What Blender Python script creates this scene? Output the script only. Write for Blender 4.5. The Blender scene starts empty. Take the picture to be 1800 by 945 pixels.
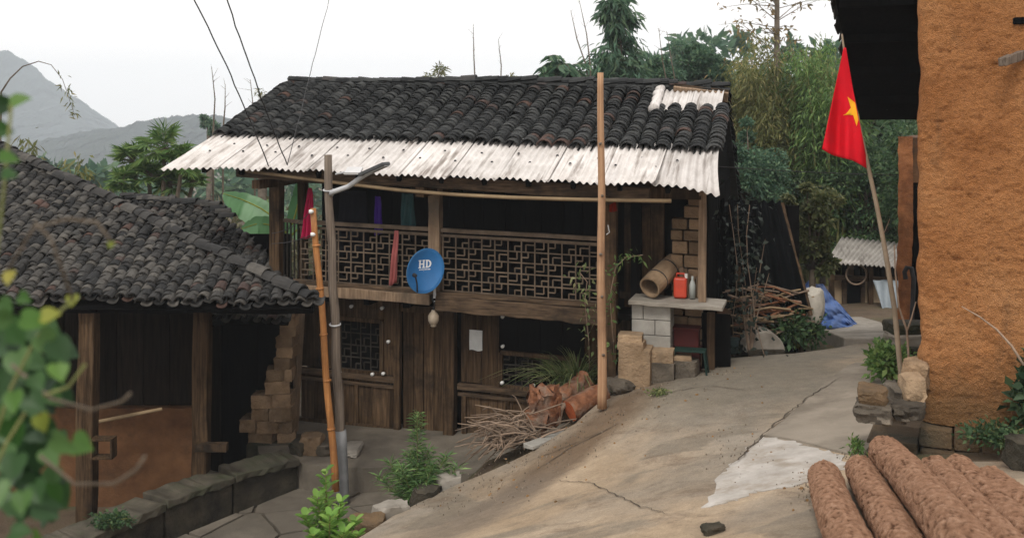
import bpy, bmesh, math, random
import numpy as np
from mathutils import Vector, Matrix, noise
from mathutils.geometry import delaunay_2d_cdt
random.seed(7); rng = np.random.default_rng(11)
SC = bpy.context.scene
COL = SC.collection
# ------------------------------------------------------------------ camera, sky, sun, exposure
F, YH, CZ = 1750.0, 220.0, 3.4          # focal length in photo pixels, horizon row, eye height
cam = bpy.data.cameras.new('camera'); cam_o = bpy.data.objects.new('camera', cam); COL.objects.link(cam_o)
cam_o.location = (0, 0, CZ); cam_o.rotation_euler = (math.pi/2, 0, 0)
cam.sensor_width = 36; cam.lens = 35; cam.shift_y = -(472.5 - YH)/1800
cam.clip_start = 0.05; cam.clip_end = 8000
cam.dof.use_dof = True; cam.dof.focus_distance = 13.5; cam.dof.aperture_fstop = 2.7
SC.camera = cam_o
world = bpy.data.worlds.new('World'); SC.world = world; world.use_nodes = True
wn, wl = world.node_tree.nodes, world.node_tree.links
wn.clear()
wout = wn.new('ShaderNodeOutputWorld'); wbg = wn.new('ShaderNodeBackground')
sky = wn.new('ShaderNodeTexSky'); sky.sky_type = 'NISHITA'; sky.sun_disc = False
SUN_EL, SUN_AZ = math.radians(52), math.radians(200)      # azimuth clockwise from +Y
sky.sun_elevation = SUN_EL; sky.sun_rotation = SUN_AZ; sky.air_density = 1.5; sky.dust_density = 5
wmix = wn.new('ShaderNodeMix'); wmix.data_type = 'RGBA'; wmix.inputs[0].default_value = 0.97
wmix.inputs[7].default_value = (11.3, 10.8, 10.5, 1)      # even white cloud cover
wl.new(sky.outputs[0], wmix.inputs[6]); wl.new(wmix.outputs[2], wbg.inputs[0])
wbg.inputs[1].default_value = 0.1
wl.new(wbg.outputs[0], wout.inputs[0])
sun = bpy.data.lights.new('sun', 'SUN'); sun_o = bpy.data.objects.new('sun', sun); COL.objects.link(sun_o)
sun.energy = 1.5; sun.angle = math.radians(14); sun.color = (1, 0.95, 0.87)
sd = Vector((math.sin(SUN_AZ)*math.cos(SUN_EL), math.cos(SUN_AZ)*math.cos(SUN_EL), math.sin(SUN_EL)))
sun_o.rotation_euler = sd.to_track_quat('Z', 'Y').to_euler(); sun_o.location = (0, -5, 30)
SC.view_settings.view_transform = 'Standard'; SC.view_settings.look = 'None'
SC.view_settings.exposure = 0.3; SC.view_settings.gamma = 1.0
SC.render.engine = 'CYCLES'; SC.cycles.denoising_prefilter = 'NONE'
SC.cycles.max_bounces = 6; SC.cycles.diffuse_bounces = 2; SC.cycles.volume_bounces = 2; SC.cycles.transparent_max_bounces = 8
# ------------------------------------------------------------------ places
def V(*a): return Vector(a)
def P(x, y, d): return Vector(((x-900)/F*d, d, CZ-(y-YH)/F*d))
def PZ(x, y, z): return P(x, y, (CZ-z)*F/(y-YH))
CAMP = Vector((0, 0, CZ))
# road surface: smooth sheet through surveyed spots (X, Y, z)
_sp = [(1050,900,-3.4),(1250,900,-3.0),(1450,900,-2.75),(1515,805,-2.85),(1200,800,-3.2),(800,900,-4.2),(900,850,-4.1),
 (930,790,-4.15),(1000,760,-3.9),(850,830,-4.35),(1058,695,-3.4),(1150,668,-3.27),(1121,672,-3.27),(1250,630,-3.42),(1480,610,-3.35),
 (1400,700,-3.2),(1300,750,-3.2),(1560,640,-3.2),(1200,945,-2.95),(1000,945,-3.35),(800,945,-3.9),(650,945,-4.3),(690,905,-4.5)]
_c = []
for x, y, zr in _sp:
    d = -zr*F/(y-YH); _c.append(((x-900)/F*d, d, CZ+zr))
_c += [(0,0,1.8),(3,2,1.8),(3.2,5,1.2),(-3,3,0.9),(-3,7,-0.4),(7,8,0.9),(7,13,0.5),(6,17,-0.1),(3,17,-.1),(-4,11,-1.4)]
_c = np.array(_c)
def _k(r2): return r2*np.log(np.sqrt(r2)+1e-9)
_n = len(_c); _A = np.zeros((_n+3, _n+3))
_A[:_n,:_n] = _k(((_c[:,None,:2]-_c[None,:,:2])**2).sum(2)) + np.eye(_n)*5.0
_A[:_n,_n] = 1; _A[:_n,_n+1:] = _c[:,:2]; _A[_n,:_n] = 1; _A[_n+1:,:_n] = _c[:,:2].T
_w = np.linalg.solve(_A, np.concatenate([_c[:,2], [0,0,0]]))
def zf(X, Y):
    X = np.asarray(X, float); Y = np.asarray(Y, float)
    r2 = (X[...,None]-_c[:,0])**2 + (Y[...,None]-_c[:,1])**2
    return (_k(r2)*_w[:_n]).sum(-1) + _w[_n] + _w[_n+1]*X + _w[_n+2]*Y
def zr(X, Y): return float(zf(X, Y))
def G(x, y):                                  # where the sight line through a photo pixel meets the road
    lo, hi = 1.0, 30.0; prev = None
    for d in np.arange(2, 24, 0.05):
        p = P(x, y, d)
        if p.z <= zr(p.x, p.y): return Vector((p.x, p.y, zr(p.x, p.y)))
    return P(x, y, 20)
def Gh(x, y, h):                              # the same, h metres above the road
    for d in np.arange(2, 24, 0.04):
        p = P(x, y, d)
        if p.z <= zr(p.x, p.y)+h: return p
    return P(x, y, 20)
# main house frame: u along the front to the right, v into the house, w up
HA, HT = math.radians(16), 0.025
HU = Vector((math.cos(HA), -math.sin(HA), -HT)); HV = Vector((math.sin(HA), math.cos(HA), 0)); HW = Vector((0, 0, 1))
HO = Vector((2.584, 13.3, 0))
def H(u, v, w): return HO + HU*u + HV*v + HW*w
def frame_solve(O, U, Vv, x, y, v):
    r = np.array([(x-900)/F, 1, -(y-YH)/F])
    s = np.linalg.solve(np.array([list(U), [0,0,1], list(-r)]).T, np.array(CAMP)-np.array(O)-v*np.array(Vv))
    return s[0], s[1]
def HX(x, y, v): return frame_solve(HO, HU, HV, x, y, v)       # (u, w) on the plane v
# right clay house frame
RA = math.radians(26)
RU = Vector((math.cos(RA), -math.sin(RA), 0)); RV = Vector((math.sin(RA), math.cos(RA), 0))
RO = Vector((3.66, 9.0, 0))
def R(u, v, w): return RO + RU*u + RV*v + HW*w
def RX(x, y, v): return frame_solve(RO, RU, RV, x, y, v)
# ------------------------------------------------------------------ objects
WO = {}
def tag(o, label=None, cat=None, group=None, kind=None):
    if label: o['label'] = label
    if cat: o['category'] = cat
    if group: o['group'] = group
    if kind: o['kind'] = kind
    return o
def link(o, parent, world):
    COL.objects.link(o); WO[o.name] = Vector(world)
    if parent is not None:
        o.parent = parent; o.location = Vector(world) - WO[parent.name]
    else: o.location = world
    return o
def thing(name, label, cat, loc, group=None):
    o = bpy.data.objects.new(name, None); o.empty_display_size = 0.2
    link(o, None, Vector(loc)); return tag(o, label, cat, group)
def piece(name, mesh, parent, M):             # shared mesh placed by a world matrix
    o = bpy.data.objects.new(name, mesh)
    link(o, parent, M.translation)
    _, q, s = M.decompose(); o.rotation_mode = 'QUATERNION'; o.rotation_quaternion = q; o.scale = s
    return o
def mesh_np(name, v, f, mat, smooth=False):
    me = bpy.data.meshes.new(name)
    v = np.asarray(v, np.float32); f = np.asarray(f, np.int32)
    me.vertices.add(len(v)); me.vertices.foreach_set('co', v.ravel())
    k = f.shape[1]; me.loops.add(f.size); me.loops.foreach_set('vertex_index', f.ravel())
    me.polygons.add(len(f)); me.polygons.foreach_set('loop_start', np.arange(len(f), dtype=np.int32)*k)
    me.polygons.foreach_set('loop_total', np.full(len(f), k, np.int32))
    if smooth: me.polygons.foreach_set('use_smooth', np.ones(len(f), bool))
    me.update(calc_edges=True); me.materials.append(mat); return me
def obj_np(name, v, f, mat, parent=None, smooth=False, origin=None):
    v = np.asarray(v, np.float64)
    o0 = np.array(origin) if origin is not None else np.array([(v[:,0].min()+v[:,0].max())/2, (v[:,1].min()+v[:,1].max())/2, v[:,2].min()])
    return link(bpy.data.objects.new(name, mesh_np(name, v-o0, f, mat, smooth)), parent, Vector(o0))
class MB:
    def __init__(s): s.v = []; s.f = []
    def add(s, vs, fs):
        b = len(s.v); s.v += [Vector(a) for a in vs]; s.f += [tuple(i+b for i in f) for f in fs]; return s
    def hexa(s, p):                            # 0-3 bottom ring, 4-7 top ring
        return s.add(p, [(3,2,1,0),(4,5,6,7),(0,1,5,4),(1,2,6,5),(2,3,7,6),(3,0,4,7)])
    def box(s, c, x, y, z):                    # centre and three half-axis vectors
        c, x, y, z = Vector(c), Vector(x), Vector(y), Vector(z)
        return s.hexa([c-x-y-z, c+x-y-z, c+x+y-z, c-x+y-z, c-x-y+z, c+x-y+z, c+x+y+z, c-x+y+z])
    def hbox(s, u0, u1, v0, v1, w0, w1, fr=None):
        fr = fr or H
        return s.hexa([fr(u0,v0,w0), fr(u1,v0,w0), fr(u1,v1,w0), fr(u0,v1,w0), fr(u0,v0,w1), fr(u1,v0,w1), fr(u1,v1,w1), fr(u0,v1,w1)])
    def beam(s, p0, p1, w, h, up=(0,0,1), seg=6, wob=0.006, taper=1.0):
        p0, p1 = Vector(p0), Vector(p1); t = (p1-p0).normalized(); a = t.cross(Vector(up)).normalized(); b = a.cross(t).normalized()
        base = len(s.v)
        for i in range(seg+1):
            k = i/seg; c = p0.lerp(p1, k); q = 1+(taper-1)*k
            for sx, sy in ((-1,-1),(1,-1),(1,1),(-1,1)):
                s.v.append(c + a*(sx*w/2*q+random.uniform(-wob,wob)) + b*(sy*h/2*q+random.uniform(-wob,wob)))
        for i in range(seg):
            for j in range(4):
                s.f.append((base+i*4+j, base+i*4+(j+1)%4, base+i*4+4+(j+1)%4, base+i*4+4+j))
        s.f.append((base+3,base+2,base+1,base)); e = base+seg*4; s.f.append((e,e+1,e+2,e+3)); return s
    def tube(s, pts, rad, n=8, cap=True, wob=0.0):
        pts = [Vector(p) for p in pts]; m = len(pts)
        rad = rad if isinstance(rad, (list, tuple)) else [rad]*m
        base = len(s.v); a = None
        for i in range(m):
            t = (pts[min(i+1,m-1)]-pts[max(i-1,0)]).normalized()
            if a is None: a = t.orthogonal().normalized()
            a = (a - t*a.dot(t)).normalized(); b = t.cross(a)
            for j in range(n):
                th = 2*math.pi*j/n; r = rad[i]*(1+random.uniform(-wob,wob))
                s.v.append(pts[i] + a*math.cos(th)*r + b*math.sin(th)*r)
        for i in range(m-1):
            for j in range(n):
                s.f.append((base+i*n+j, base+i*n+(j+1)%n, base+(i+1)*n+(j+1)%n, base+(i+1)*n+j))
        if cap:
            s.f.append(tuple(base+j for j in reversed(range(n)))); s.f.append(tuple(base+(m-1)*n+j for j in range(n)))
        return s
    def prism(s, poly, off):                   # polygon points and an extrusion vector
        n = len(poly); off = Vector(off); base = len(s.v)
        s.v += [Vector(p) for p in poly] + [Vector(p)+off for p in poly]
        s.f.append(tuple(base+i for i in reversed(range(n)))); s.f.append(tuple(base+n+i for i in range(n)))
        for i in range(n): s.f.append((base+i, base+(i+1)%n, base+n+(i+1)%n, base+n+i))
        return s
    def grid(s, fn, nu, nv):
        base = len(s.v)
        for i in range(nu+1):
            for j in range(nv+1): s.v.append(Vector(fn(i/nu, j/nv)))
        for i in range(nu):
            for j in range(nv):
                a = base+i*(nv+1)+j; s.f.append((a, a+nv+1, a+nv+2, a+1))
        return s
    def build(s, name, mat, parent=None, smooth=False, bevel=0, origin=None, solid=0):
        xs = [p.x for p in s.v]; ys = [p.y for p in s.v]; zs = [p.z for p in s.v]
        o0 = Vector(origin) if origin is not None else Vector(((min(xs)+max(xs))/2, (min(ys)+max(ys))/2, min(zs)))
        me = bpy.data.meshes.new(name); me.from_pydata([p-o0 for p in s.v], [], s.f); me.materials.append(mat)
        if smooth:
            for p in me.polygons: p.use_smooth = True
        bm = bmesh.new(); bm.from_mesh(me); bmesh.ops.recalc_face_normals(bm, faces=bm.faces); bm.to_mesh(me); bm.free()
        o = bpy.data.objects.new(name, me)
        if solid:
            m = o.modifiers.new('thick', 'SOLIDIFY'); m.thickness = solid; m.offset = 0
        if bevel:
            m = o.modifiers.new('bevel', 'BEVEL'); m.width = bevel; m.segments = 2; m.limit_method = 'ANGLE'; m.angle_limit = math.radians(40)
        return link(o, parent, o0)
def rock(name, mat, parent, c, size, rot=0, seed=0, rough=0.18, cube=0.5, sub=6):   # rounded rough block
    bm = bmesh.new(); bmesh.ops.create_cube(bm, size=2); bmesh.ops.subdivide_edges(bm, edges=bm.edges, cuts=sub, use_grid_fill=True)
    for v in bm.verts:
        p = v.co.copy(); q = p.normalized()*1.25; p = p.lerp(q, cube)
        n = noise.noise_vector(p*1.3 + Vector((seed*7.1, seed*3.3, 0)))*rough + noise.noise_vector(p*3.2+Vector((seed, 0, seed)))*rough*0.55 + noise.noise_vector(p*8+Vector((seed, 0, seed)))*rough*0.28
        v.co = p + n
    rs = random.Random(seed*13+1)
    for _ in range(9 if cube >= .2 else 4):              # broken planar faces
        q = Vector((rs.gauss(0,1), rs.gauss(0,1), rs.gauss(0,.8))).normalized(); hmax = max(v.co.dot(q) for v in bm.verts); h = hmax*(rs.uniform(.78,.95) if cube >= .2 else rs.uniform(.90,.97))
        for v in bm.verts:
            d_ = v.co.dot(q)-h
            if d_ > 0: v.co -= q*d_*.92
    for v in bm.verts: v.co += noise.noise_vector(v.co*7+Vector((seed,2,1)))*rough*.16
    Mx = Matrix.Rotation(rot, 4, 'Z') @ Matrix.Diagonal((size[0]/2, size[1]/2, size[2]/2, 1))
    bm.transform(Mx); zmin = min(v.co.z for v in bm.verts)
    for v in bm.verts: v.co.z -= zmin
    me = bpy.data.meshes.new(name); bm.to_mesh(me); bm.free(); me.materials.append(mat)
    for p in me.polygons: p.use_smooth = True
    me.set_sharp_from_angle(angle=math.radians(32))
    o = bpy.data.objects.new(name, me); return link(o, parent, Vector(c))
# ------------------------------------------------------------------ materials
def ramp(nt, pos_cols, fac):
    r = nt.nodes.new('ShaderNodeValToRGB'); e = r.color_ramp.elements
    while len(e) < len(pos_cols): e.new(0.5)
    for k, (p, c) in enumerate(pos_cols): e[k].position = p; e[k].color = (*c, 1)
    nt.links.new(fac, r.inputs[0]); return r.outputs[0]
def nodeM(name, rough=0.9, spec=0.2):
    m = bpy.data.materials.new(name); m.use_nodes = True; nt = m.node_tree
    b = nt.nodes['Principled BSDF']; b.inputs['Roughness'].default_value = rough; b.inputs['Specular IOR Level'].default_value = spec
    return m, nt, b
def coords(nt, kind='pos', scale=(1,1,1), rot=(0,0,0)):
    if kind == 'pos': o = nt.nodes.new('ShaderNodeNewGeometry').outputs['Position']
    else: o = nt.nodes.new('ShaderNodeTexCoord').outputs['Object']
    for key, val in (('Rotation', rot), ('Scale', scale)):      # turn first, then stretch
        if tuple(val) in ((0,0,0), (1,1,1)): continue
        mp = nt.nodes.new('ShaderNodeMapping'); mp.inputs[key].default_value = val
        nt.links.new(o, mp.inputs[0]); o = mp.outputs[0]
    return o
def ntex(nt, vec, scale, detail=6, rough=0.6, dist=0.0):
    n = nt.nodes.new('ShaderNodeTexNoise'); n.inputs['Scale'].default_value = scale; n.inputs['Detail'].default_value = detail
    n.inputs['Roughness'].default_value = rough; n.inputs['Distortion'].default_value = dist
    nt.links.new(vec, n.inputs['Vector']); return n.outputs['Fac']
def mixc(nt, mode, fac, a, b):
    x = nt.nodes.new('ShaderNodeMix'); x.data_type = 'RGBA'; x.blend_type = mode
    for s, i in ((fac, 0), (a, 6), (b, 7)):
        if isinstance(s, (int, float)): x.inputs[i].default_value = s
        elif isinstance(s, tuple): x.inputs[i].default_value = (*s, 1)
        else: nt.links.new(s, x.inputs[i])
    return x.outputs[2]
def bump(nt, b, h, strength, dist=0.02):
    n = nt.nodes.new('ShaderNodeBump'); n.inputs['Strength'].default_value = strength; n.inputs['Distance'].default_value = dist
    nt.links.new(h, n.inputs['Height']); nt.links.new(n.outputs[0], b.inputs['Normal'])
def rand01(nt):
    a = nt.nodes.new('ShaderNodeObjectInfo').outputs['Random']; g = nt.nodes.new('ShaderNodeNewGeometry').outputs['Random Per Island']
    m = nt.nodes.new('ShaderNodeMath'); m.operation = 'ADD'; nt.links.new(a, m.inputs[0]); nt.links.new(g, m.inputs[1])
    k = nt.nodes.new('ShaderNodeMath'); k.operation = 'FRACT'; nt.links.new(m.outputs[0], k.inputs[0]); return k.outputs[0]
def MAT(name, c1, c2, scale=3, detail=7, rough=0.9, spec=0.2, stretch=(1,1,1), rot=(0,0,0), bs=25, bst=0.4, bd=0.01, vary=0.0,
        stain=None, stain_scale=1.2, lo=0.3, hi=0.7, kind='pos', tint=None):
    m, nt, b = nodeM(name, rough, spec)
    vec = coords(nt, kind, stretch, rot)
    col = ramp(nt, [(lo, c1), (hi, c2)], ntex(nt, vec, scale, detail))
    if stain:
        f = ramp(nt, [(0.48, (0,0,0)), (0.68, (1,1,1))], ntex(nt, coords(nt, kind), stain_scale, 5, 0.65))
        col = mixc(nt, 'MIX', f, col, stain)
    if tint:
        col = mixc(nt, 'MIX', ramp(nt, [(0.0, (0,0,0)), (1.0, (1,1,1))], rand01(nt)), col, mixc(nt, 'MULTIPLY', 1.0, col, tint))
    if vary:
        col = mixc(nt, 'MULTIPLY', 1.0, col, ramp(nt, [(0.0, (1-vary,)*3), (1.0, (1+vary*0.6,)*3)], rand01(nt)))
    nt.links.new(col, b.inputs['Base Color'])
    if bst: bump(nt, b, ntex(nt, vec, bs, 5, 0.65), bst, bd)
    return m
def LEAF(name, c1, c2, c3=None, trans=0.35, rough=0.55):
    m, nt, b = nodeM(name, rough, 0.3)
    cols = [(0.0, c1), (0.6, c2)] + ([(1.0, c3)] if c3 else [])
    col = ramp(nt, cols, rand01(nt))
    col = mixc(nt, 'MULTIPLY', 1.0, col, ramp(nt, [(0.25, (0.6,)*3), (0.75, (1.25,)*3)], ntex(nt, coords(nt), 0.9, 3)))
    nt.links.new(col, b.inputs['Base Color'])
    if trans:
        t = nt.nodes.new('ShaderNodeBsdfTranslucent'); nt.links.new(col, t.inputs[0])
        mx = nt.nodes.new('ShaderNodeMixShader'); mx.inputs[0].default_value = trans
        nt.links.new(b.outputs[0], mx.inputs[1]); nt.links.new(t.outputs[0], mx.inputs[2])
        nt.links.new(mx.outputs[0], nt.nodes['Material Output'].inputs[0])
    return m
Z90 = (0, 0, -HA)
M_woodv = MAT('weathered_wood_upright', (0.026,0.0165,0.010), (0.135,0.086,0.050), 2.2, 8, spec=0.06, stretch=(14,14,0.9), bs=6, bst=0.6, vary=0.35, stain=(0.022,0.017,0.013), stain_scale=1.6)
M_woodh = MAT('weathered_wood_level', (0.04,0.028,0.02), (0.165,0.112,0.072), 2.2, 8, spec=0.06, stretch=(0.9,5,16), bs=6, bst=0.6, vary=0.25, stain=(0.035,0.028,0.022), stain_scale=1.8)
M_wooddark = MAT('shade_dark_wood', (0.0025,0.0028,0.0032), (0.008,0.0072,0.0068), 2.2, 8, rough=1.0, spec=0.02, stretch=(12,12,0.9), bs=6, bst=0.5, vary=0.25)  # wood colour blackened to deepen interior and eave shade; also used on dark boards
M_shadeplank = MAT('shade_dark_planks', (0.007,0.006,0.0055), (0.026,0.019,0.014), 2.2, 8, rough=1.0, spec=0.03, stretch=(12,12,0.9), bs=6, bst=0.5, vary=0.4)  # plank colour darkened to carry the deep shadow under the left roof
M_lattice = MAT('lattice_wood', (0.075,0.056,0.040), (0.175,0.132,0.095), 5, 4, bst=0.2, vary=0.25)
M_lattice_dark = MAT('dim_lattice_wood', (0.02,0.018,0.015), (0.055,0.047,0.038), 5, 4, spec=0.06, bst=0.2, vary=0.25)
M_postlight = MAT('pale_post_wood', (0.15,0.10,0.065), (0.33,0.235,0.155), 2, 8, stretch=(16,16,0.7), bs=5, bst=0.7, stain=(0.11,0.085,0.062), stain_scale=1.5)
M_pole = MAT('bare_pole_wood', (0.30,0.165,0.09), (0.52,0.33,0.20), 1.8, 8, stretch=(26,26,0.6), bs=4, bst=0.6, stain=(0.25,0.145,0.085), stain_scale=1.3)
M_polegrey = MAT('grey_pole_wood', (0.09,0.07,0.055), (0.24,0.195,0.155), 1.8, 8, stretch=(26,26,0.8), bs=4, bst=0.8)
M_bamboo_o = MAT('orange_bamboo', (0.30,0.12,0.035), (0.50,0.235,0.085), 2, 6, stretch=(20,20,0.7), bst=0.2, rough=0.5, stain=(0.22,0.10,0.04))
M_bambooh = MAT('dry_bamboo', (0.18,0.125,0.07), (0.34,0.25,0.15), 3, 5, bst=0.2, rough=0.6)
def clay_mat():
    m, nt, b = nodeM('rammed_clay', 0.95, 0.1)
    p = coords(nt)
    col = ramp(nt, [(0.3, (0.56,0.235,0.085)), (0.5, (0.72,0.325,0.128)), (0.7, (0.82,0.41,0.18))], ntex(nt, p, 1.4, 10, 0.62))
    col = mixc(nt, 'MULTIPLY', 1.0, col, ramp(nt, [(0.30, (0.66,0.60,0.55)), (0.48, (1,1,1)), (0.72, (1.12,1.1,1.07))], ntex(nt, p, 26, 8, 0.75)))
    spots = ramp(nt, [(0.62, (0,0,0)), (0.70, (1,1,1))], ntex(nt, p, 60, 5, 0.7))
    col = mixc(nt, 'MIX', mixc(nt, 'MULTIPLY', 1.0, spots, (0.55,0.55,0.55)), col, (0.22,0.095,0.042))
    drip = ramp(nt, [(0.58, (0,0,0)), (0.78, (0.55,)*3)], ntex(nt, coords(nt, 'pos', (3.5,3.5,0.8)), 1.1, 8, 0.7))
    col = mixc(nt, 'MIX', drip, col, (0.27,0.165,0.09))
    sx = nt.nodes.new('ShaderNodeSeparateXYZ'); nt.links.new(p, sx.inputs[0])      # mud splashed up from the ground
    ad = nt.nodes.new('ShaderNodeMath'); ad.operation = 'MULTIPLY_ADD'; ad.inputs[1].default_value = 0.9; nt.links.new(ntex(nt, p, 3, 8, 0.7), ad.inputs[0]); nt.links.new(sx.outputs[2], ad.inputs[2])
    mr = nt.nodes.new('ShaderNodeMapRange'); mr.inputs[1].default_value = 1.30; mr.inputs[2].default_value = 1.85; mr.inputs[3].default_value = 0.75; mr.inputs[4].default_value = 0.0; nt.links.new(ad.outputs[0], mr.inputs[0])
    col = mixc(nt, 'MIX', mr.outputs[0], col, (0.33,0.205,0.10))
    nt.links.new(col, b.inputs['Base Color'])
    a = nt.nodes.new('ShaderNodeMath'); a.operation = 'ADD'
    nt.links.new(ntex(nt, p, 30, 8, 0.72), a.inputs[0]); nt.links.new(ntex(nt, p, 80, 5, 0.7), a.inputs[1])
    bump(nt, b, a.outputs[0], 1.0, 0.09); return m
M_clay = clay_mat()
M_claydim = MAT('shade_dark_clay', (0.085,0.040,0.019), (0.20,0.10,0.047), 2.2, 10, bs=30, bst=0.8, bd=0.015, stain=(0.04,0.024,0.015), stain_scale=0.9)  # clay colour darkened to carry the left porch shade; also used for wall cores
M_adobe = MAT('adobe_brick', (0.15,0.10,0.06), (0.34,0.235,0.145), 4, 8, bs=25, bd=0.03, bst=1.0, vary=0.35)
M_sandstone = MAT('pale_sandstone', (0.24,0.165,0.10), (0.46,0.33,0.21), 4, 9, bs=22, bd=0.03, bst=1.0, vary=0.2, stain=(0.14,0.11,0.078))
M_greystone = MAT('grey_stone', (0.055,0.047,0.038), (0.18,0.152,0.118), 3.5, 9, bs=20, bd=0.03, bst=1.0, vary=0.35)
M_darkstone = MAT('mossy_stone', (0.022,0.021,0.017), (0.095,0.08,0.058), 3, 9, bs=20, bd=0.03, bst=1.0, vary=0.3, stain=(0.022,0.026,0.015))
M_found = MAT('foundation_stone', (0.055,0.043,0.03), (0.21,0.135,0.072), 2.4, 9, bs=20, bd=0.03, bst=1.0, vary=0.25, stain=(0.06,0.055,0.04))
M_block = MAT('cement_block', (0.26,0.25,0.225), (0.40,0.385,0.35), 5, 8, bs=60, bst=0.5, vary=0.12)
M_cement = MAT('old_cement', (0.22,0.20,0.17), (0.38,0.35,0.305), 3, 9, bs=40, bst=0.5, stain=(0.19,0.17,0.14))
M_insul = MAT('white_porcelain', (0.7,0.7,0.68), (0.78,0.78,0.76), 5, 2, rough=0.25, spec=0.5, bst=0)
M_wire = MAT('black_cable', (0.02,0.02,0.02), (0.04,0.04,0.045), 5, 2, rough=0.6, bst=0)
M_sleeve = MAT('dull_zinc', (0.15,0.155,0.16), (0.26,0.265,0.27), 5, 7, rough=0.6, spec=0.3, bst=0.2)
M_metal = MAT('galvanised_steel', (0.36,0.37,0.38), (0.5,0.51,0.52), 8, 5, rough=0.45, spec=0.5, bst=0.1)
def tile_mat(name, dark, mid, lite, red=0.06):
    m, nt, b = nodeM(name, 0.85, 0.25)
    r = rand01(nt)
    col = ramp(nt, [(0.0, dark), (0.5, mid), (0.97-red, lite), (0.985-red*0.5, (0.05,0.034,0.03)), (1.0, (0.075,0.042,0.032))], r)
    n = ntex(nt, coords(nt), 9, 7, 0.7)
    col = mixc(nt, 'MULTIPLY', 1.0, col, ramp(nt, [(0.3, (0.6,)*3), (0.7, (1.35,)*3)], n))
    f = ramp(nt, [(0.6, (0,0,0)), (0.75, (1,1,1))], ntex(nt, coords(nt), 5, 6, 0.7))
    col = mixc(nt, 'MIX', mixc(nt, 'MULTIPLY', 1.0, f, (0.6,0.6,0.6)), col, (0.13,0.135,0.125))
    nt.links.new(col, b.inputs['Base Color']); bump(nt, b, ntex(nt, coords(nt), 60, 4), 0.5, 0.005); return m
M_tile = tile_mat('black_roof_tile', (0.008,0.0088,0.0095), (0.02,0.0215,0.022), (0.045,0.047,0.046), 0.015)
M_tile_l = tile_mat('grey_roof_tile', (0.015,0.0155,0.016), (0.036,0.0345,0.0325), (0.085,0.079,0.07), 0.012)
def tin_mat(name, a, c, rust):
    m, nt, b = nodeM(name, 0.55, 0.35)
    col = ramp(nt, [(0.3, a), (0.7, c)], ntex(nt, coords(nt), 1.5, 6))
    st = ntex(nt, coords(nt, 'pos', (7, 0.55, 1.0), (0, 0, HA)), 1.6, 6, 0.6)
    col = mixc(nt, 'MIX', ramp(nt, [(0.53, (0,0,0)), (0.68, (0.85,)*3)], st), col, rust)
    col = mixc(nt, 'MULTIPLY', 1.0, col, ramp(nt, [(0.3, (0.72,0.70,0.68)), (0.6, (1,1,1))], ntex(nt, coords(nt), 3.2, 8, 0.7)))
    col = mixc(nt, 'MULTIPLY', 1.0, col, ramp(nt, [(0.0, (0.86,)*3), (1.0, (1.05,)*3)], rand01(nt)))
    nt.links.new(col, b.inputs['Base Color']); bump(nt, b, ntex(nt, coords(nt), 30, 4), 0.15, 0.005); return m
M_tin = tin_mat('white_tin_sheet', (0.60,0.57,0.545), (0.76,0.73,0.705), (0.20,0.165,0.14))
M_tingrey = tin_mat('grey_fibre_sheet', (0.22,0.205,0.185), (0.36,0.34,0.31), (0.12,0.105,0.09))
M_tindark = MAT('matte_black', (0.003,0.0035,0.004), (0.008,0.009,0.010), 3, 6, bst=0.3, rough=1.0, spec=0.0)  # one near-black tone for the hung sheet, the shed doorway and the wall hole
def blob(nt, cx, cy, rx, ry, rot, soft=0.35, amp=0.9):
    # a stain of its own shape lying on the ground: 1 inside an uneven oval, 0 outside
    p = coords(nt); sub = nt.nodes.new('ShaderNodeVectorMath'); sub.operation = 'SUBTRACT'; sub.inputs[1].default_value = (cx, cy, 0); nt.links.new(p, sub.inputs[0])
    m1 = nt.nodes.new('ShaderNodeMapping'); m1.inputs['Rotation'].default_value = (0, 0, -rot); nt.links.new(sub.outputs[0], m1.inputs[0])
    m2 = nt.nodes.new('ShaderNodeMapping'); m2.inputs['Scale'].default_value = (1/rx, 1/ry, 0); nt.links.new(m1.outputs[0], m2.inputs[0])
    ln = nt.nodes.new('ShaderNodeVectorMath'); ln.operation = 'LENGTH'; nt.links.new(m2.outputs[0], ln.inputs[0])
    ma = nt.nodes.new('ShaderNodeMath'); ma.operation = 'MULTIPLY_ADD'; ma.inputs[1].default_value = amp; nt.links.new(ntex(nt, p, 1.8, 9, 0.68), ma.inputs[0]); nt.links.new(ln.outputs['Value'], ma.inputs[2])
    mr = nt.nodes.new('ShaderNodeMapRange'); mr.inputs[1].default_value = 1+amp*.5-soft; mr.inputs[2].default_value = 1+amp*.5+soft; mr.inputs[3].default_value = 1; mr.inputs[4].default_value = 0
    nt.links.new(ma.outputs[0], mr.inputs[0]); return mr.outputs[0]
def fade(nt, v, k):
    m = nt.nodes.new('ShaderNodeMath'); m.operation = 'MULTIPLY'; m.inputs[1].default_value = k; nt.links.new(v, m.inputs[0]); return m.outputs[0]
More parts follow.
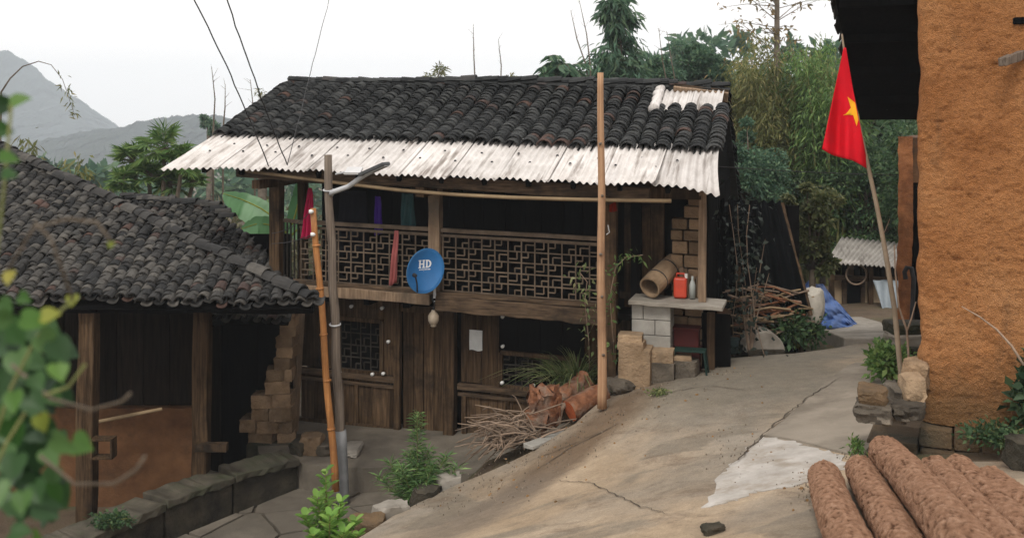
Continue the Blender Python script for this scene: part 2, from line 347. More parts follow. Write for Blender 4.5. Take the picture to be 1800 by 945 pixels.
def road_mat():
    m, nt, b = nodeM('worn_concrete_road', 0.85, 0.25)
    p = coords(nt)
    col = ramp(nt, [(0.30, (0.26,0.19,0.122)), (0.48, (0.39,0.297,0.20)), (0.70, (0.52,0.41,0.29))], ntex(nt, p, 0.45, 10, 0.6, 0.3))
    grey = ramp(nt, [(0.44, (0,0,0)), (0.62, (1,1,1))], ntex(nt, coords(nt, 'pos', (0.8,0.5,1), (0,0,0.5)), 0.5, 9, 0.6, 0.3))
    col = mixc(nt, 'MIX', mixc(nt, 'MULTIPLY', 1.0, grey, (0.75,0.75,0.75)), col, (0.29,0.265,0.225))
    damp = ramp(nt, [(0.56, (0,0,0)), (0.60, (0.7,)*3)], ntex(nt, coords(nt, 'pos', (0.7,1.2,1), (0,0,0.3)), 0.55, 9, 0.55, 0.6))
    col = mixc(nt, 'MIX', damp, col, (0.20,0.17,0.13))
    dirt = ramp(nt, [(0.53, (0,0,0)), (0.66, (0.8,)*3)], ntex(nt, coords(nt, 'pos', (1.0,1.3,1), (0,0,0.7)), 1.3, 12, 0.78, 0.5))
    col = mixc(nt, 'MIX', dirt, col, (0.165,0.115,0.075))
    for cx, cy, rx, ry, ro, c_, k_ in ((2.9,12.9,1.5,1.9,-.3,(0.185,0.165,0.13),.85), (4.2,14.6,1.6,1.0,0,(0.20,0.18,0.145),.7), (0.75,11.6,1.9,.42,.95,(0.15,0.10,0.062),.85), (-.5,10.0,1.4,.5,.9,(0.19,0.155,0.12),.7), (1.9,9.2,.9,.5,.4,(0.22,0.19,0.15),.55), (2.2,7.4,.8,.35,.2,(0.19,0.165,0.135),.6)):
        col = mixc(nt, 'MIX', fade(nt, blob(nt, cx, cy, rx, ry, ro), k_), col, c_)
    col = mixc(nt, 'MULTIPLY', 1.0, col, ramp(nt, [(0.3, (0.78,)*3), (0.7, (1.15,)*3)], ntex(nt, p, 6, 9, 0.75)))
    col = mixc(nt, 'MULTIPLY', 1.0, col, ramp(nt, [(0.3, (0.72,)*3), (0.7, (1.2,)*3)], ntex(nt, p, 55, 6, 0.8)))
    grit = ramp(nt, [(0.66, (0,0,0)), (0.72, (0.8,)*3)], ntex(nt, p, 34, 3, 0.6))
    col = mixc(nt, 'MIX', grit, col, (0.13,0.105,0.08))
    nt.links.new(col, b.inputs['Base Color'])
    bump(nt, b, ntex(nt, p, 80, 7, 0.85), 0.7, 0.012); return m
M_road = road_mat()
M_newcement = MAT('fresh_pale_cement', (0.33,0.305,0.272), (0.53,0.50,0.465), 3.5, 10, bs=30, bst=0.8, bd=0.015, stain=(0.29,0.25,0.20), stain_scale=2.8)
M_pavedirt = MAT('grey_paving', (0.085,0.074,0.060), (0.205,0.178,0.142), 1.6, 9, bs=35, bst=0.6, bd=0.015, stain=(0.12,0.105,0.085), vary=0.1)
M_dirt = MAT('bare_earth', (0.07,0.052,0.036), (0.17,0.125,0.085), 1.2, 10, bs=25, bst=0.8, bd=0.03, stain=(0.05,0.06,0.025))
M_crack = MAT('dark_crack_soil', (0.05,0.04,0.03), (0.10,0.08,0.06), 8, 6, bst=0.5)
def bark_mat():
    m, nt, b = nodeM('flaky_log_bark', 0.95, 0.08)
    p = coords(nt)
    at = nt.nodes.new('ShaderNodeAttribute'); at.attribute_name = 'flake'
    col = ramp(nt, [(0.30, (0.19,0.098,0.058)), (0.50, (0.34,0.195,0.122)), (0.70, (0.52,0.34,0.235))], ntex(nt, p, 15, 12, 0.82))
    col = mixc(nt, 'MULTIPLY', 1.0, col, ramp(nt, [(0.0, (0.28,0.23,0.20)), (0.35, (0.85,0.82,0.80)), (0.6, (1,1,1)), (1.0, (1.3,1.3,1.28))], at.outputs['Fac']))
    col = mixc(nt, 'MIX', ramp(nt, [(0.63, (0,0,0)), (0.70, (0.85,)*3)], ntex(nt, p, 48, 4, 0.7)), col, (0.085,0.042,0.027))
    nt.links.new(col, b.inputs['Base Color'])
    a = nt.nodes.new('ShaderNodeMath'); a.operation = 'ADD'
    nt.links.new(ntex(nt, p, 60, 7, 0.8), a.inputs[0]); nt.links.new(ntex(nt, p, 18, 6, 0.75), a.inputs[1])
    bump(nt, b, a.outputs[0], 1.0, 0.014); return m
M_bark = bark_mat()
M_cut = MAT('cut_log_end', (0.42,0.20,0.085), (0.58,0.32,0.15), 6, 6, bst=0.4)
M_redlog = MAT('red_split_log', (0.10,0.042,0.024), (0.34,0.15,0.078), 7, 10, bs=14, bst=1.0, bd=0.04, stain=(0.235,0.175,0.135), stain_scale=4)
M_twig = MAT('dry_twig', (0.15,0.105,0.075), (0.34,0.255,0.19), 6, 5, bst=0.2, vary=0.45)
M_trunk = MAT('tree_bark', (0.07,0.055,0.04), (0.18,0.145,0.11), 4, 8, bst=0.6)
M_culm = MAT('bamboo_culm', (0.13,0.15,0.05), (0.26,0.25,0.11), 2, 4, bst=0.1, vary=0.3)
def PLAIN(name, c, rough=0.6, spec=0.3, vary=0.12, scale=8, bst=0.1):
    return MAT(name, tuple(k*(1-vary) for k in c), tuple(min(1,k*(1+vary)) for k in c), scale, 5, rough, spec, bst=bst)
# ================================================================== SETTING
def fill_sheet(name, mat, bnd, zfun, step=0.25, skirt=0.12, kind='structure', parent=None, extra=None):
    """sheet over a plan polygon, following zfun, with a skirt round its edge"""
    bnd = [Vector((p[0], p[1])) for p in bnd]; pts = []
    for i, p in enumerate(bnd):                       # resample the edge
        q = bnd[(i+1) % len(bnd)]; n = max(1, int((q-p).length/step))
        pts += [p.lerp(q, k/n) for k in range(n)]
    nb = len(pts); edges = [(i, (i+1) % nb) for i in range(nb)]
    x0, x1 = min(p.x for p in pts), max(p.x for p in pts); y0, y1 = min(p.y for p in pts), max(p.y for p in pts)
    y = y0+step/2
    while y < y1:
        x = x0+step/2
        while x < x1:
            pts.append(Vector((x+random.uniform(-.1,.1)*step, y+random.uniform(-.1,.1)*step))); x += step
        y += step
    v, e, f, *_ = delaunay_2d_cdt(pts, edges, [], 1, 1e-5)
    X = np.array([p.x for p in v]); Y = np.array([p.y for p in v]); Zs = zfun(X, Y)
    mb = MB(); mb.v = [Vector(t) for t in zip(X, Y, Zs)]; mb.f = [tuple(a) for a in f]
    cnt = {}
    for a in f:
        for i in range(len(a)):
            k = (a[i], a[(i+1) % len(a)]); cnt[tuple(sorted(k))] = None if tuple(sorted(k)) in cnt else k
    low = {}
    for k in [c for c in cnt.values() if c]:
        for i in k:
            if i not in low: low[i] = len(mb.v); mb.v.append(mb.v[i]-Vector((0,0,skirt)))
        mb.f.append((k[1], k[0], low[k[0]], low[k[1]]))
    o = mb.build(name, mat, parent, smooth=False)
    if kind and parent is None: tag(o, kind=kind)
    return o
def nz(X, Y, s, a): return a*np.array([noise.noise(Vector((x*s, y*s, 3.3))) for x, y in zip(np.ravel(X), np.ravel(Y))]).reshape(np.shape(X))
# ground: one sheet to the horizon
ax = np.unique(np.concatenate([np.arange(-14,16.1,0.5), np.sign(np.linspace(-1,1,81))*(np.abs(np.linspace(-1,1,81))**3.2)*1250]))
ay = np.unique(np.concatenate([np.arange(-4,26.1,0.5), -60*np.linspace(0,1,6)**2-4, 26+(np.linspace(0,1,46)**3.0)*1290]))
GX, GY = np.meshgrid(ax, ay, indexing='ij')
def sm(a, b, x): t = np.clip((x-a)/(b-a), 0, 1); return t*t*(3-2*t)
def zground(X, Y):
    near = np.clip(zf(np.clip(X,-4,7), np.clip(Y,0,17)), -1.7, 2) - 0.10
    low = -1.75 + 0*X
    left = sm(-0.2, -1.4, X - 0.0)*sm(9.0, 10.5, Y)              # dug-in yards left of the road
    house = sm(13.2, 14.2, Y)*sm(1.6, 0.6, X)
    k = np.maximum(left, house); z = near*(1-k)+low*k
    far = sm(18, 30, Y)
    hill = 6.0*sm(24, 70, Y)*sm(-4, 14, X) - 3.5*sm(18, 45, Y)*sm(0, -12, X) - 6*sm(60, 300, np.abs(X)+Y) - 14*sm(200, 900, np.abs(X)+Y)
    z = z*(1-far) + (-0.9)*far + hill
    return z
gz = zground(GX, GY) + np.where(GY > 30, nz(GX, GY, 0.05, 0.8), 0)
nu_, nv_ = GX.shape
gv = np.stack([GX.ravel(), GY.ravel(), gz.ravel()], 1)
ii, jj = np.meshgrid(np.arange(nu_-1), np.arange(nv_-1), indexing='ij'); a0 = (ii*nv_+jj).ravel()
M_meadow = MAT('hillside_grass', (0.045,0.055,0.02), (0.15,0.135,0.065), 0.25, 10, bs=6, bst=0.9, bd=0.1, stain=(0.07,0.055,0.035), stain_scale=0.3)
g = obj_np('ground', gv, np.stack([a0, a0+nv_, a0+nv_+1, a0+1], 1), M_dirt, smooth=True, origin=(0,0,0)); tag(g, kind='structure')
# road
rb = [(560,1010),(640,950),(690,908),(735,885),(800,853),(860,828),(930,795),(985,762),(1012,745),(1062,702),(1115,678),(1190,657),(1240,634),(1330,626),(1400,621),(1470,612)]
rpoly = [G(x, min(y, 945)) if y <= 945 else P(x, 945, 10.2)+V(-.6,-1,0) for x, y in rb]
rpoly = [(p.x, p.y) for p in rpoly] + [(5.4,15.2),(6.2,15.2),(5.2,12.0),(3.2,9.3)] + [(3.0,8.6),(3.3,8.2),(6.5,6.5),(6.0,1.5),(-2.0,1.5),(-3.2,6.0)]
M_edge = M_road
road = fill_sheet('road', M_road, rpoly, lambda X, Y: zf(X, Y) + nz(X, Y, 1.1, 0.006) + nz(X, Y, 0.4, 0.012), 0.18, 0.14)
def zroad(x, y): return zr(x, y) + 0.006*noise.noise(Vector((x*1.1, y*1.1, 3.3))) + 0.012*noise.noise(Vector((x*.4, y*.4, 3.3)))
def onroad(x, y, lift=0.0):
    p = G(x, y); return Vector((p.x, p.y, zroad(p.x, p.y)+lift))
def jag(pts, n=4, amp=0.03):
    out = []
    for i, p in enumerate(pts):
        q = pts[(i+1) % len(pts)]
        for k in range(n):
            t = p.lerp(q, k/n)
            out.append(t if k == 0 else t+Vector((random.uniform(-amp,amp), random.uniform(-amp,amp), 0)))
    return out
def zsheet(lift): return lambda X, Y: zf(X, Y) + nz(X, Y, 1.1, 0.006) + nz(X, Y, 0.4, 0.012) + lift
pp = jag([G(*q) for q in [(1232,893),(1262,838),(1290,815),(1338,768),(1400,778),(1440,792),(1486,802),(1485,826),(1440,843),(1395,856),(1325,866),(1290,880)]], 7, 0.05)
fill_sheet('cement_patch', M_newcement, [(p.x, p.y) for p in pp], zsheet(0.008), 0.12, 0.02, None, road)
pp = jag([G(*q) for q in [(1296,810),(1345,765),(1420,705),(1470,660),(1505,640),(1560,640),(1580,700),(1520,798),(1487,800),(1400,776),(1338,766)]], 3, 0.02)
M_slab = MAT('lighter_road_slab', (0.20,0.175,0.14), (0.34,0.295,0.24), 1.4, 10, bs=60, bst=0.6, stain=(0.175,0.15,0.118))
fill_sheet('road_slab', M_slab, [(p.x, p.y) for p in pp], zsheet(0.02), 0.2, 0.04, None, road)
def crack(path, w=0.012, lift=0.012, parent=None, jit=0.02, zfn=None):
    pts = [G(*q) for q in path]; fine = []
    for i in range(len(pts)-1):
        n = max(2, int((pts[i+1]-pts[i]).length/0.08))
        fine += [pts[i].lerp(pts[i+1], k/n)+Vector((random.uniform(-jit,jit), random.uniform(-jit,jit), 0)) for k in range(n)]
    mb = MB(); n = len(fine)
    for i, p in enumerate(fine):
        t = (fine[min(i+1,n-1)]-fine[max(i-1,0)]); t = Vector((-t.y, t.x, 0)).normalized()
        ww = w*(0.3+0.9*random.random())*min(1, 4*min(i, n-1-i)/n+0.15)
        for s in (-1, 1):
            q = p+t*ww*s; mb.v.append(Vector((q.x, q.y, zroad(q.x, q.y)+lift)))
    mb.f = [(2*i, 2*i+1, 2*i+3, 2*i+2) for i in range(n-1)]
    return mb.build('crack', M_crack, parent)
crack([(1262,838),(1296,812),(1342,766),(1415,706),(1480,664)], 0.011, 0.026, road)
crack([(960,845),(1040,850),(1120,890),(1180,905),(1235,893)], 0.007, 0.012, road)
crack([(930,835),(1000,790),(1060,760),(1110,735)], 0.010, 0.010, road)
crack([(905,820),(960,800),(1020,775),(1075,752)], 0.008, 0.010, road)
crack([(1120,693),(1180,690),(1250,680),(1330,690)], 0.008, 0.010, road)

# yard terrace in front of the house
def pz(x, y, z): p = PZ(x, y, z); return (p.x, p.y)
ZT = -1.18
ter = [pz(455,795,ZT), pz(540,816,ZT), pz(640,821,ZT), pz(722,817,ZT), pz(790,838,ZT-0.05), pz(850,838,ZT), pz(925,800,ZT), (0.75,12.9), (1.3,13.3), (1.9,14.4)] + [tuple(H(-6.3,0.7,0))[:2], tuple(H(-6.9,0.2,0))[:2]]
def zter(X, Y): return ZT + nz(X, Y, 1.5, 0.02) + 0.30*sm(-0.9, 0.9, X)
fill_sheet('terrace', M_pavedirt, ter, zter, 0.2, 0.42)
# lower path with cracked paving slabs
ZP = -1.52
path = fill_sheet('path', M_crack, [(-5.2,9.0),(-4.2,11.6),(-2.9,13.55),(-1.0,13.6),(-0.6,12.2),(-1.6,10.8),(-2.2,9.0)], lambda X, Y: ZP-0.03+0*X, 0.4, 0.2)
def clip_half(poly, m, n):
    out = []
    for i, p in enumerate(poly):
        q = poly[(i+1) % len(poly)]; a = (p-m).dot(n); b = (q-m).dot(n)
        if a <= 0: out.append(p)
        if a*b < 0: out.append(p.lerp(q, a/(a-b)))
    return out
seeds = []
while len(seeds) < 38:
    c = Vector((random.uniform(-4.9,-0.5), random.uniform(9.0,13.6)))
    if all((c-s).length > 0.45 for s in seeds): seeds.append(c)
outer = [Vector(p) for p in [(-5.2,9.0),(-4.2,11.6),(-2.9,13.52),(-1.0,13.55),(-0.7,12.3),(-1.6,10.8),(-2.2,9.0)]]
for i, s in enumerate(seeds):
    poly = [p.copy() for p in outer]
    for j, t in enumerate(seeds):
        if i != j:
            n = (t-s).normalized(); poly = clip_half(poly, (s+t)/2-n*0.012, n)
            if len(poly) < 3: break
    if len(poly) < 3: continue
    rp = []
    for k, p in enumerate(poly):
        q = poly[(k+1) % len(poly)]; m = max(1, int((q-p).length/0.12))
        for e in range(m):
            a = p.lerp(q, e/m); c = sum(poly, Vector((0,0)))/len(poly); rp.append(a+(c-a).normalized()*random.uniform(0,0.018))
    h = random.uniform(-0.008, 0.012)
    MB().prism([Vector((p.x, p.y, ZP-0.05)) for p in rp], (0,0,0.05+h)).build('paving_slab', M_pavedirt, path)
# low stone kerb wall along the path
kw = thing('kerb_wall', 'low mossy stone wall running beside the cracked path at lower left', 'stone wall', PZ(350,860,-1.5))
ZK = -1.12
M_cap = MAT('mossy_cement_cap', (0.036,0.033,0.025), (0.115,0.10,0.076), 3, 9, bs=30, bst=0.7, stain=(0.06,0.065,0.04), stain_scale=2.2)
kp = [PZ(*q, ZK) for q in [(40,985),(150,944),(290,880),(410,836),(525,806)]]
for i in range(len(kp)-1):
    a, b = kp[i], kp[i+1]; t = (b-a).normalized(); n = Vector((t.y, -t.x, 0)).normalized(); n = n if n.x > 0 else -n
    a2, b2 = a+t*0.012, b-t*0.012; w = 0.42+random.uniform(-.03,.03); dz = random.uniform(-0.02,0.02)
    MB().hexa([a2+V(0,0,-.72), b2+V(0,0,-.72), b2-n*w+V(0,0,-.72), a2-n*w+V(0,0,-.72), a2+V(0,0,-.09+dz), b2+V(0,0,-.09+dz), b2-n*w+V(0,0,-.09+dz), a2-n*w+V(0,0,-.09+dz)]).build('wall_stone', M_darkstone, kw, bevel=0.02)
    MB().beam(a2.lerp(b2,.5)+t*((b2-a2).length/2)-n*0.2+V(0,0,-.04+dz), a2.lerp(b2,.5)-t*((b2-a2).length/2)-n*0.2+V(0,0,-.04+dz), 0.5, 0.09, seg=12, wob=0.014).build('capping_stone', M_cap, kw, bevel=0.012)
# step slab edge at the far side of the yard
slab = MB()
q0, q1 = G(1478,604), V(5.35, 15.25, zr(5.35,15.25))
slab.hexa([V(q0.x,15.05,-.2), V(6.4,14.85,-.2), V(6.4,18.2,-.6), V(q0.x+.1,18.2,-.6), V(q0.x,15.05,0.19), V(6.4,14.85,0.22), V(6.4,18.2,-.1), V(q0.x+.1,18.2,-.1)])
tag(slab.build('yard_slab', M_cement, bevel=0.02), kind='structure')
# mountains and haze
def mountain(name, prof, dist, depth, mat):
    n = len(prof); xs = np.interp(np.linspace(0,1,420), np.linspace(0,1,n), [p[0] for p in prof]); ys = np.interp(xs, [p[0] for p in prof], [p[1] for p in prof])
    v = []; m = 26
    for i, (x, y) in enumerate(zip(xs, ys)):
        top = CZ-(y-YH)/F*dist; X = (x-900)/F*dist
        for j in range(m+1):
            k = j/m; s = 1-abs(2*k-1); zz = -22+(top+22)*(s**0.85)
            zz += noise.noise(Vector((i*0.21, j*0.6, 1)))*(3.0*s if s > .93 else 9*s)*dist/900*0.5
            zz += abs(noise.noise(Vector((i*.8, j*1.7, 5))))*3.2*dist/900
            v.append((X+noise.noise(Vector((i*.11, j*.4, 7)))*8, dist+(k-0.5)*depth, zz))
    f = [(i*(m+1)+j, (i+1)*(m+1)+j, (i+1)*(m+1)+j+1, i*(m+1)+j+1) for i in range(419) for j in range(m)]
    tag(obj_np(name, v, f, mat, smooth=True), kind='structure')
M_forest = MAT('distant_forest', (0.012,0.022,0.022), (0.04,0.055,0.045), 0.06, 9, bs=0.25, bst=1.0, bd=3)
mountain('mountain', [(-1000,300),(-500,190),(-220,120),(-60,96),(0,90),(20,94),(60,130),(100,182),(135,218),(165,240),(260,262),(420,285),(600,300)], 950, 500, M_forest)
mountain('mountain', [(-400,290),(0,262),(90,248),(150,234),(180,229),(240,222),(290,208),(345,202),(380,205),(430,222),(520,240),(700,262),(1000,300)], 620, 300, M_forest)
haze_m = bpy.data.materials.new('pale_haze'); haze_m.use_nodes = True; hn = haze_m.node_tree; hn.nodes.remove(hn.nodes['Principled BSDF'])
hv = hn.nodes.new('ShaderNodeVolumePrincipled'); hv.inputs['Color'].default_value = (0.82,0.905,0.985,1); hv.inputs['Density'].default_value = 0.0008
hv.inputs['Anisotropy'].default_value = 0.0
hn.links.new(hv.outputs[0], hn.nodes['Material Output'].inputs['Volume'])
HAZE = MB().hexa([V(-1300,-80,-45), V(1300,-80,-45), V(1300,1340,-45), V(-1300,1340,-45), V(-1300,-80,84), V(1300,-80,84), V(1300,1340,84), V(-1300,1340,84)]).build('haze', haze_m)
tag(HAZE, 'thin pale haze filling the valley air', 'haze', kind='stuff')
# ================================================================== ROOF TILES
def tile_mesh(name, R0, R1, L, arc, th, mat, n=6, flip=False):
    v = []; f = []
    for y, r in ((0, R0), (L, R1)):
        for rr in (r, r-th):
            for j in range(n+1):
                a = math.radians(90+arc/2-arc*j/n)
                z = math.sin(a)*rr - R0*math.cos(math.radians(arc/2))
                v.append((math.cos(a)*rr, y, -z if flip else z))
    k = n+1
    for j in range(n):
        f += [(j, j+1, 2*k+j+1, 2*k+j), (k+j+1, k+j, 3*k+j, 3*k+j+1), (j+1, j, k+j, k+j+1), (2*k+j, 2*k+j+1, 3*k+j+1, 3*k+j)]
    f += [(0, 2*k, 3*k, k), (n, k+n, 3*k+n, 2*k+n)]
    me = bpy.data.meshes.new(name); me.from_pydata(v, [], f); me.materials.append(mat)
    bm = bmesh.new(); bm.from_mesh(me); bmesh.ops.recalc_face_normals(bm, faces=bm.faces); bm.to_mesh(me); bm.free(); return me
def join_tiles(name, me, mats, mat, parent):
    n = len(me.vertices); co = np.empty(n*3, np.float32); me.vertices.foreach_get('co', co); co = np.c_[co.reshape(-1,3), np.ones(n)]
    fa = np.array([p.vertices[:] for p in me.polygons]); vs, fs = [], []
    for i, M in enumerate(mats): vs.append((co @ np.array(M).T)[:,:3]); fs.append(fa+i*n)
    o = obj_np(name, np.concatenate(vs), np.concatenate(fs), mat, parent); tag(o, kind='stuff'); return o
def tmat(p, ux, uy, tilt, jit=0.03, sc=1.0):
    ux = Vector(ux).normalized(); uy = Vector(uy).normalized(); n = ux.cross(uy).normalized(); ux = uy.cross(n)
    R3 = Matrix((ux, uy, n)).transposed().to_4x4()
    J = Matrix.Rotation(random.gauss(0,jit*1.3), 4, 'Z') @ Matrix.Rotation(random.gauss(0,jit*1.6), 4, 'Y') @ Matrix.Rotation(-tilt+random.gauss(0,jit*0.6), 4, 'X')
    return Matrix.Translation(Vector(p)) @ R3 @ J @ Matrix.Diagonal((sc*random.uniform(.96,1.05), random.uniform(.97,1.04), sc*random.uniform(.92,1.1), 1))
def lay_tiles(parent, covers, pans, cover_me, pan_me, mat, nmax=300):
    covers.sort(key=lambda M: (M.translation-CAMP).length)
    for M in covers[:nmax]: piece('roof_tile', cover_me, parent, M)
    if covers[nmax:]: join_tiles('far_roof_tiles', cover_me, covers[nmax:], mat, parent)
    if pans: join_tiles('gutter_tiles', pan_me, pans, mat, parent)
UNIT = {}
def unit_cube(mat):
    if mat.name not in UNIT:
        me = bpy.data.meshes.new('bar'); bm = bmesh.new(); bmesh.ops.create_cube(bm, size=1); bm.to_mesh(me); bm.free(); me.materials.append(mat); UNIT[mat.name] = me
    return UNIT[mat.name]
def bar(name, parent, mat, p0, p1, w, t, face):     # straight stick of rectangular section from p0 to p1
    p0, p1 = Vector(p0), Vector(p1); x = (p1-p0).normalized(); y = Vector(face); y = (y-x*y.dot(x)).normalized(); z = x.cross(y)
    M = Matrix.Translation((p0+p1)/2) @ Matrix((x, y, z)).transposed().to_4x4() @ Matrix.Diagonal(((p1-p0).length, t, w, 1))
    return piece(name, unit_cube(mat), parent, M)
def fret(parent, mat, u0, u1, w0, w1, v, cols, rows, t=0.022, fr=None, vv=None):
    fr = fr or H; vv = vv or HV; cu, cw = (u1-u0)/cols, (w1-w0)/rows; k = 0
    def b(a, c, dv, wd=t):
        bar('lattice_bar', parent, mat, fr(a[0], v+dv, a[1]), fr(c[0], v+dv, c[1]), wd, 0.02, vv)
    for i in range(cols+1): b((u0+i*cu, w0), (u0+i*cu, w1), 0)
    for j in range(rows+1): b((u0, w0+j*cw), (u1, w0+j*cw), 0.004)
    for i in range(cols):
        for j in range(rows):
            x, y = u0+i*cu, w0+j*cw; e = 0.002
            q = (i+2*j) % 4
            if q == 0:
                b((x, y+cw*.5), (x+cu*.5, y+cw*.5), e); b((x+cu*.5, y+cw*.5), (x+cu*.5, y+cw), e*3)
            elif q == 1:
                b((x+cu*.5, y+cw*.5), (x+cu, y+cw*.5), e); b((x+cu*.5, y), (x+cu*.5, y+cw*.5), e*3)
            elif q == 2:
                b((x+cu*.33, y), (x+cu*.33, y+cw*.66), e); b((x+cu*.33, y+cw*.66), (x+cu, y+cw*.66), e*3)
            else:
                b((x, y+cw*.33), (x+cu*.66, y+cw*.33), e); b((x+cu*.66, y+cw*.33), (x+cu*.66, y+cw), e*3)
# ================================================================== MAIN HOUSE
hs = thing('timber_house', 'two storey dark timber farmhouse with black tiled roof and white tin eave', 'house', H(-3.2, 2.6, -1.4))
def hb(name, u0, u1, v0, v1, w0, w1, mat, parent=hs, bevel=0.006): return MB().hbox(u0,u1,v0,v1,w0,w1).build(name, mat, parent, bevel=bevel)
def planks(u0, u1, v, w0, w1, mat, parent=hs, pw=0.26, th=0.03, name='wall_plank', jit=0.02, ax='u'):
    n = max(1, round((u1-u0)/pw)); e = [u0]
    for i in range(1, n): e.append(u0+(u1-u0)*(i+random.uniform(-.2,.2))/n)
    e.append(u1)
    for i in range(n):
        dv = random.uniform(-.008,.008); a, b = e[i]+0.004, e[i+1]-0.004
        mb = MB()
        if ax == 'u': mb.hbox(a, b, v+dv, v+dv+th, w0+random.uniform(0,jit), w1-random.uniform(0,jit))
        else: mb.hbox(v+dv, v+dv+th, a, b, w0+random.uniform(0,jit), w1-random.uniform(0,jit))
        mb.build(name, mat, parent)
def post(name, u, v, w0, w1, wd, mat, parent=hs, lean=0.0, dp=None):
    return MB().beam(H(u, v, w0), H(u+lean, v, w1), wd, dp or wd, up=HV, seg=7, wob=0.006).build(name, mat, parent, bevel=0.008)
UL, UR = -6.39, -0.04
WB, WF = -1.38, 0.87
# foundation stones
x = -6.4
while x < -0.6:
    l = random.uniform(.35,.6); hb('foundation_stone', x, x+l-.015, .36+random.uniform(-.03,.03), .8, WB-.25, WB+random.uniform(-.03,.0), M_darkstone, bevel=0.02); x += l
# lower storey, wall plane v = 0.5
VW = 0.5

planks(-6.25, -4.74, VW, WB, -0.60, M_woodv, pw=0.33)
planks(-3.62, -0.6, VW, WB, -0.62, M_woodv, pw=0.36)
for a, b in ((-6.3,-4.66), (-3.66,-0.6)):
    MB().beam(H(a, VW-.02, -0.555), H(b, VW-.02, -0.565), 0.10, 0.085, wob=0.004).build('window_sill_rail', M_woodh, hs, bevel=0.006)
    MB().beam(H(a, VW-.012, -0.67), H(b, VW-.012, -0.675), 0.05, 0.05, wob=0.003).build('panel_rail', M_woodh, hs)
    MB().beam(H(a, VW-.012, WB+.05), H(b, VW-.012, WB+.05), 0.06, 0.09, wob=0.004).build('sill_beam', M_woodv, hs)
for u in (-5.98, -5.3, -4.72, -3.56, -2.9, -2.1, -1.3):
    MB().beam(H(u, VW-.014, WB+.1), H(u, VW-.014, -0.69), 0.06, 0.045, up=HV, wob=0.003).build('panel_stile', M_woodv, hs)
planks(-6.25, -5.62, VW, -0.51, 0.7, M_woodv, pw=0.3)          # left of left window
planks(-5.62, -4.86, VW, 0.32, 0.7, M_woodv, pw=0.3)
planks(-4.86, -4.66, VW, -0.51, 0.7, M_woodv, pw=0.3)
planks(-3.62, -3.03, VW, -0.51, 0.7, M_woodv, pw=0.3)          # notice panel
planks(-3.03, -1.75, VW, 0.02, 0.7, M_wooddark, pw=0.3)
planks(-1.75, -0.6, VW, -0.51, 0.7, M_woodv, pw=0.3)
def window(u0, u1, w0, w1, cols, rows):
    wd = bpy.data.objects.new('window', None); link(wd, hs, H((u0+u1)/2, VW, w0))
    for a, c in (((u0,w0),(u1,w0)), ((u0,w1),(u1,w1)), ((u0,w0),(u0,w1)), ((u1,w0),(u1,w1))):
        bar('window_frame', wd, M_woodv, H(a[0],VW-.005,a[1]), H(c[0],VW-.005,c[1]), 0.06, 0.07, HV)
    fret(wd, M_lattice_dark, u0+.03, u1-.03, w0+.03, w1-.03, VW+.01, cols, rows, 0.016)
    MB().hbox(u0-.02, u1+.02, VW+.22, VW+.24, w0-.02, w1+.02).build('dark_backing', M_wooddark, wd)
window(-5.60, -4.88, -0.50, 0.30, 4, 4); window(-3.0, -1.8, -0.50, 0.0, 6, 3)
for px, py in ((598,655),(655,657),(683,600),(674,656),(884,608),(883,672),(938,677),(884,556),(618,538),(672,541)):
    u, w = HX(px, py, VW-.06); MB().tube([H(u,VW-.03,w), H(u,VW-.09,w)], [0.022,0.027], 10).build('insulator', M_insul, hs, smooth=True)
post('wall_post', -4.63, VW-.01, WB, 0.7, 0.10, M_woodv)
post('wall_post', -3.78, VW-.03, WB-.04, 0.7, 0.17, M_woodv)
post('wall_post', -0.62, VW-.02, WB, 0.7, 0.15, M_woodv)
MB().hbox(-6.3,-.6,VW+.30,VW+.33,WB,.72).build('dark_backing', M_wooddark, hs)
# plank double door
dr = bpy.data.objects.new('door', None); link(dr, hs, H(-4.25, VW+.08, WB))
for a, b in ((-4.57,-4.24), (-4.23,-3.9)): planks(a, b, VW+.06, WB+.06, 0.5, M_woodv, dr, pw=0.17, name='door_board')
MB().beam(H(-4.6,VW+.02,0.53), H(-3.86,VW+.02,0.53), 0.09, 0.1).build('door_head', M_woodv, dr)
MB().beam(H(-4.6,VW-.03,WB+.03), H(-3.86,VW-.03,WB+.03), 0.09, 0.08).build('threshold', M_woodv, dr)
# notice
u, w = HX(836, 598, VW-.03)
def paper(s, t): return H(u-.1+.2*s, VW-.016-.006*math.sin(s*6+t*4)*(1 if t < .9 else 0), w-.15+.3*t+.01*math.sin(7*s)*(t < .1))
MB().grid(paper, 6, 8).build('paper_notice', PLAIN('faded_paper', (0.56,0.57,0.56), 0.8), hs, solid=0.002)
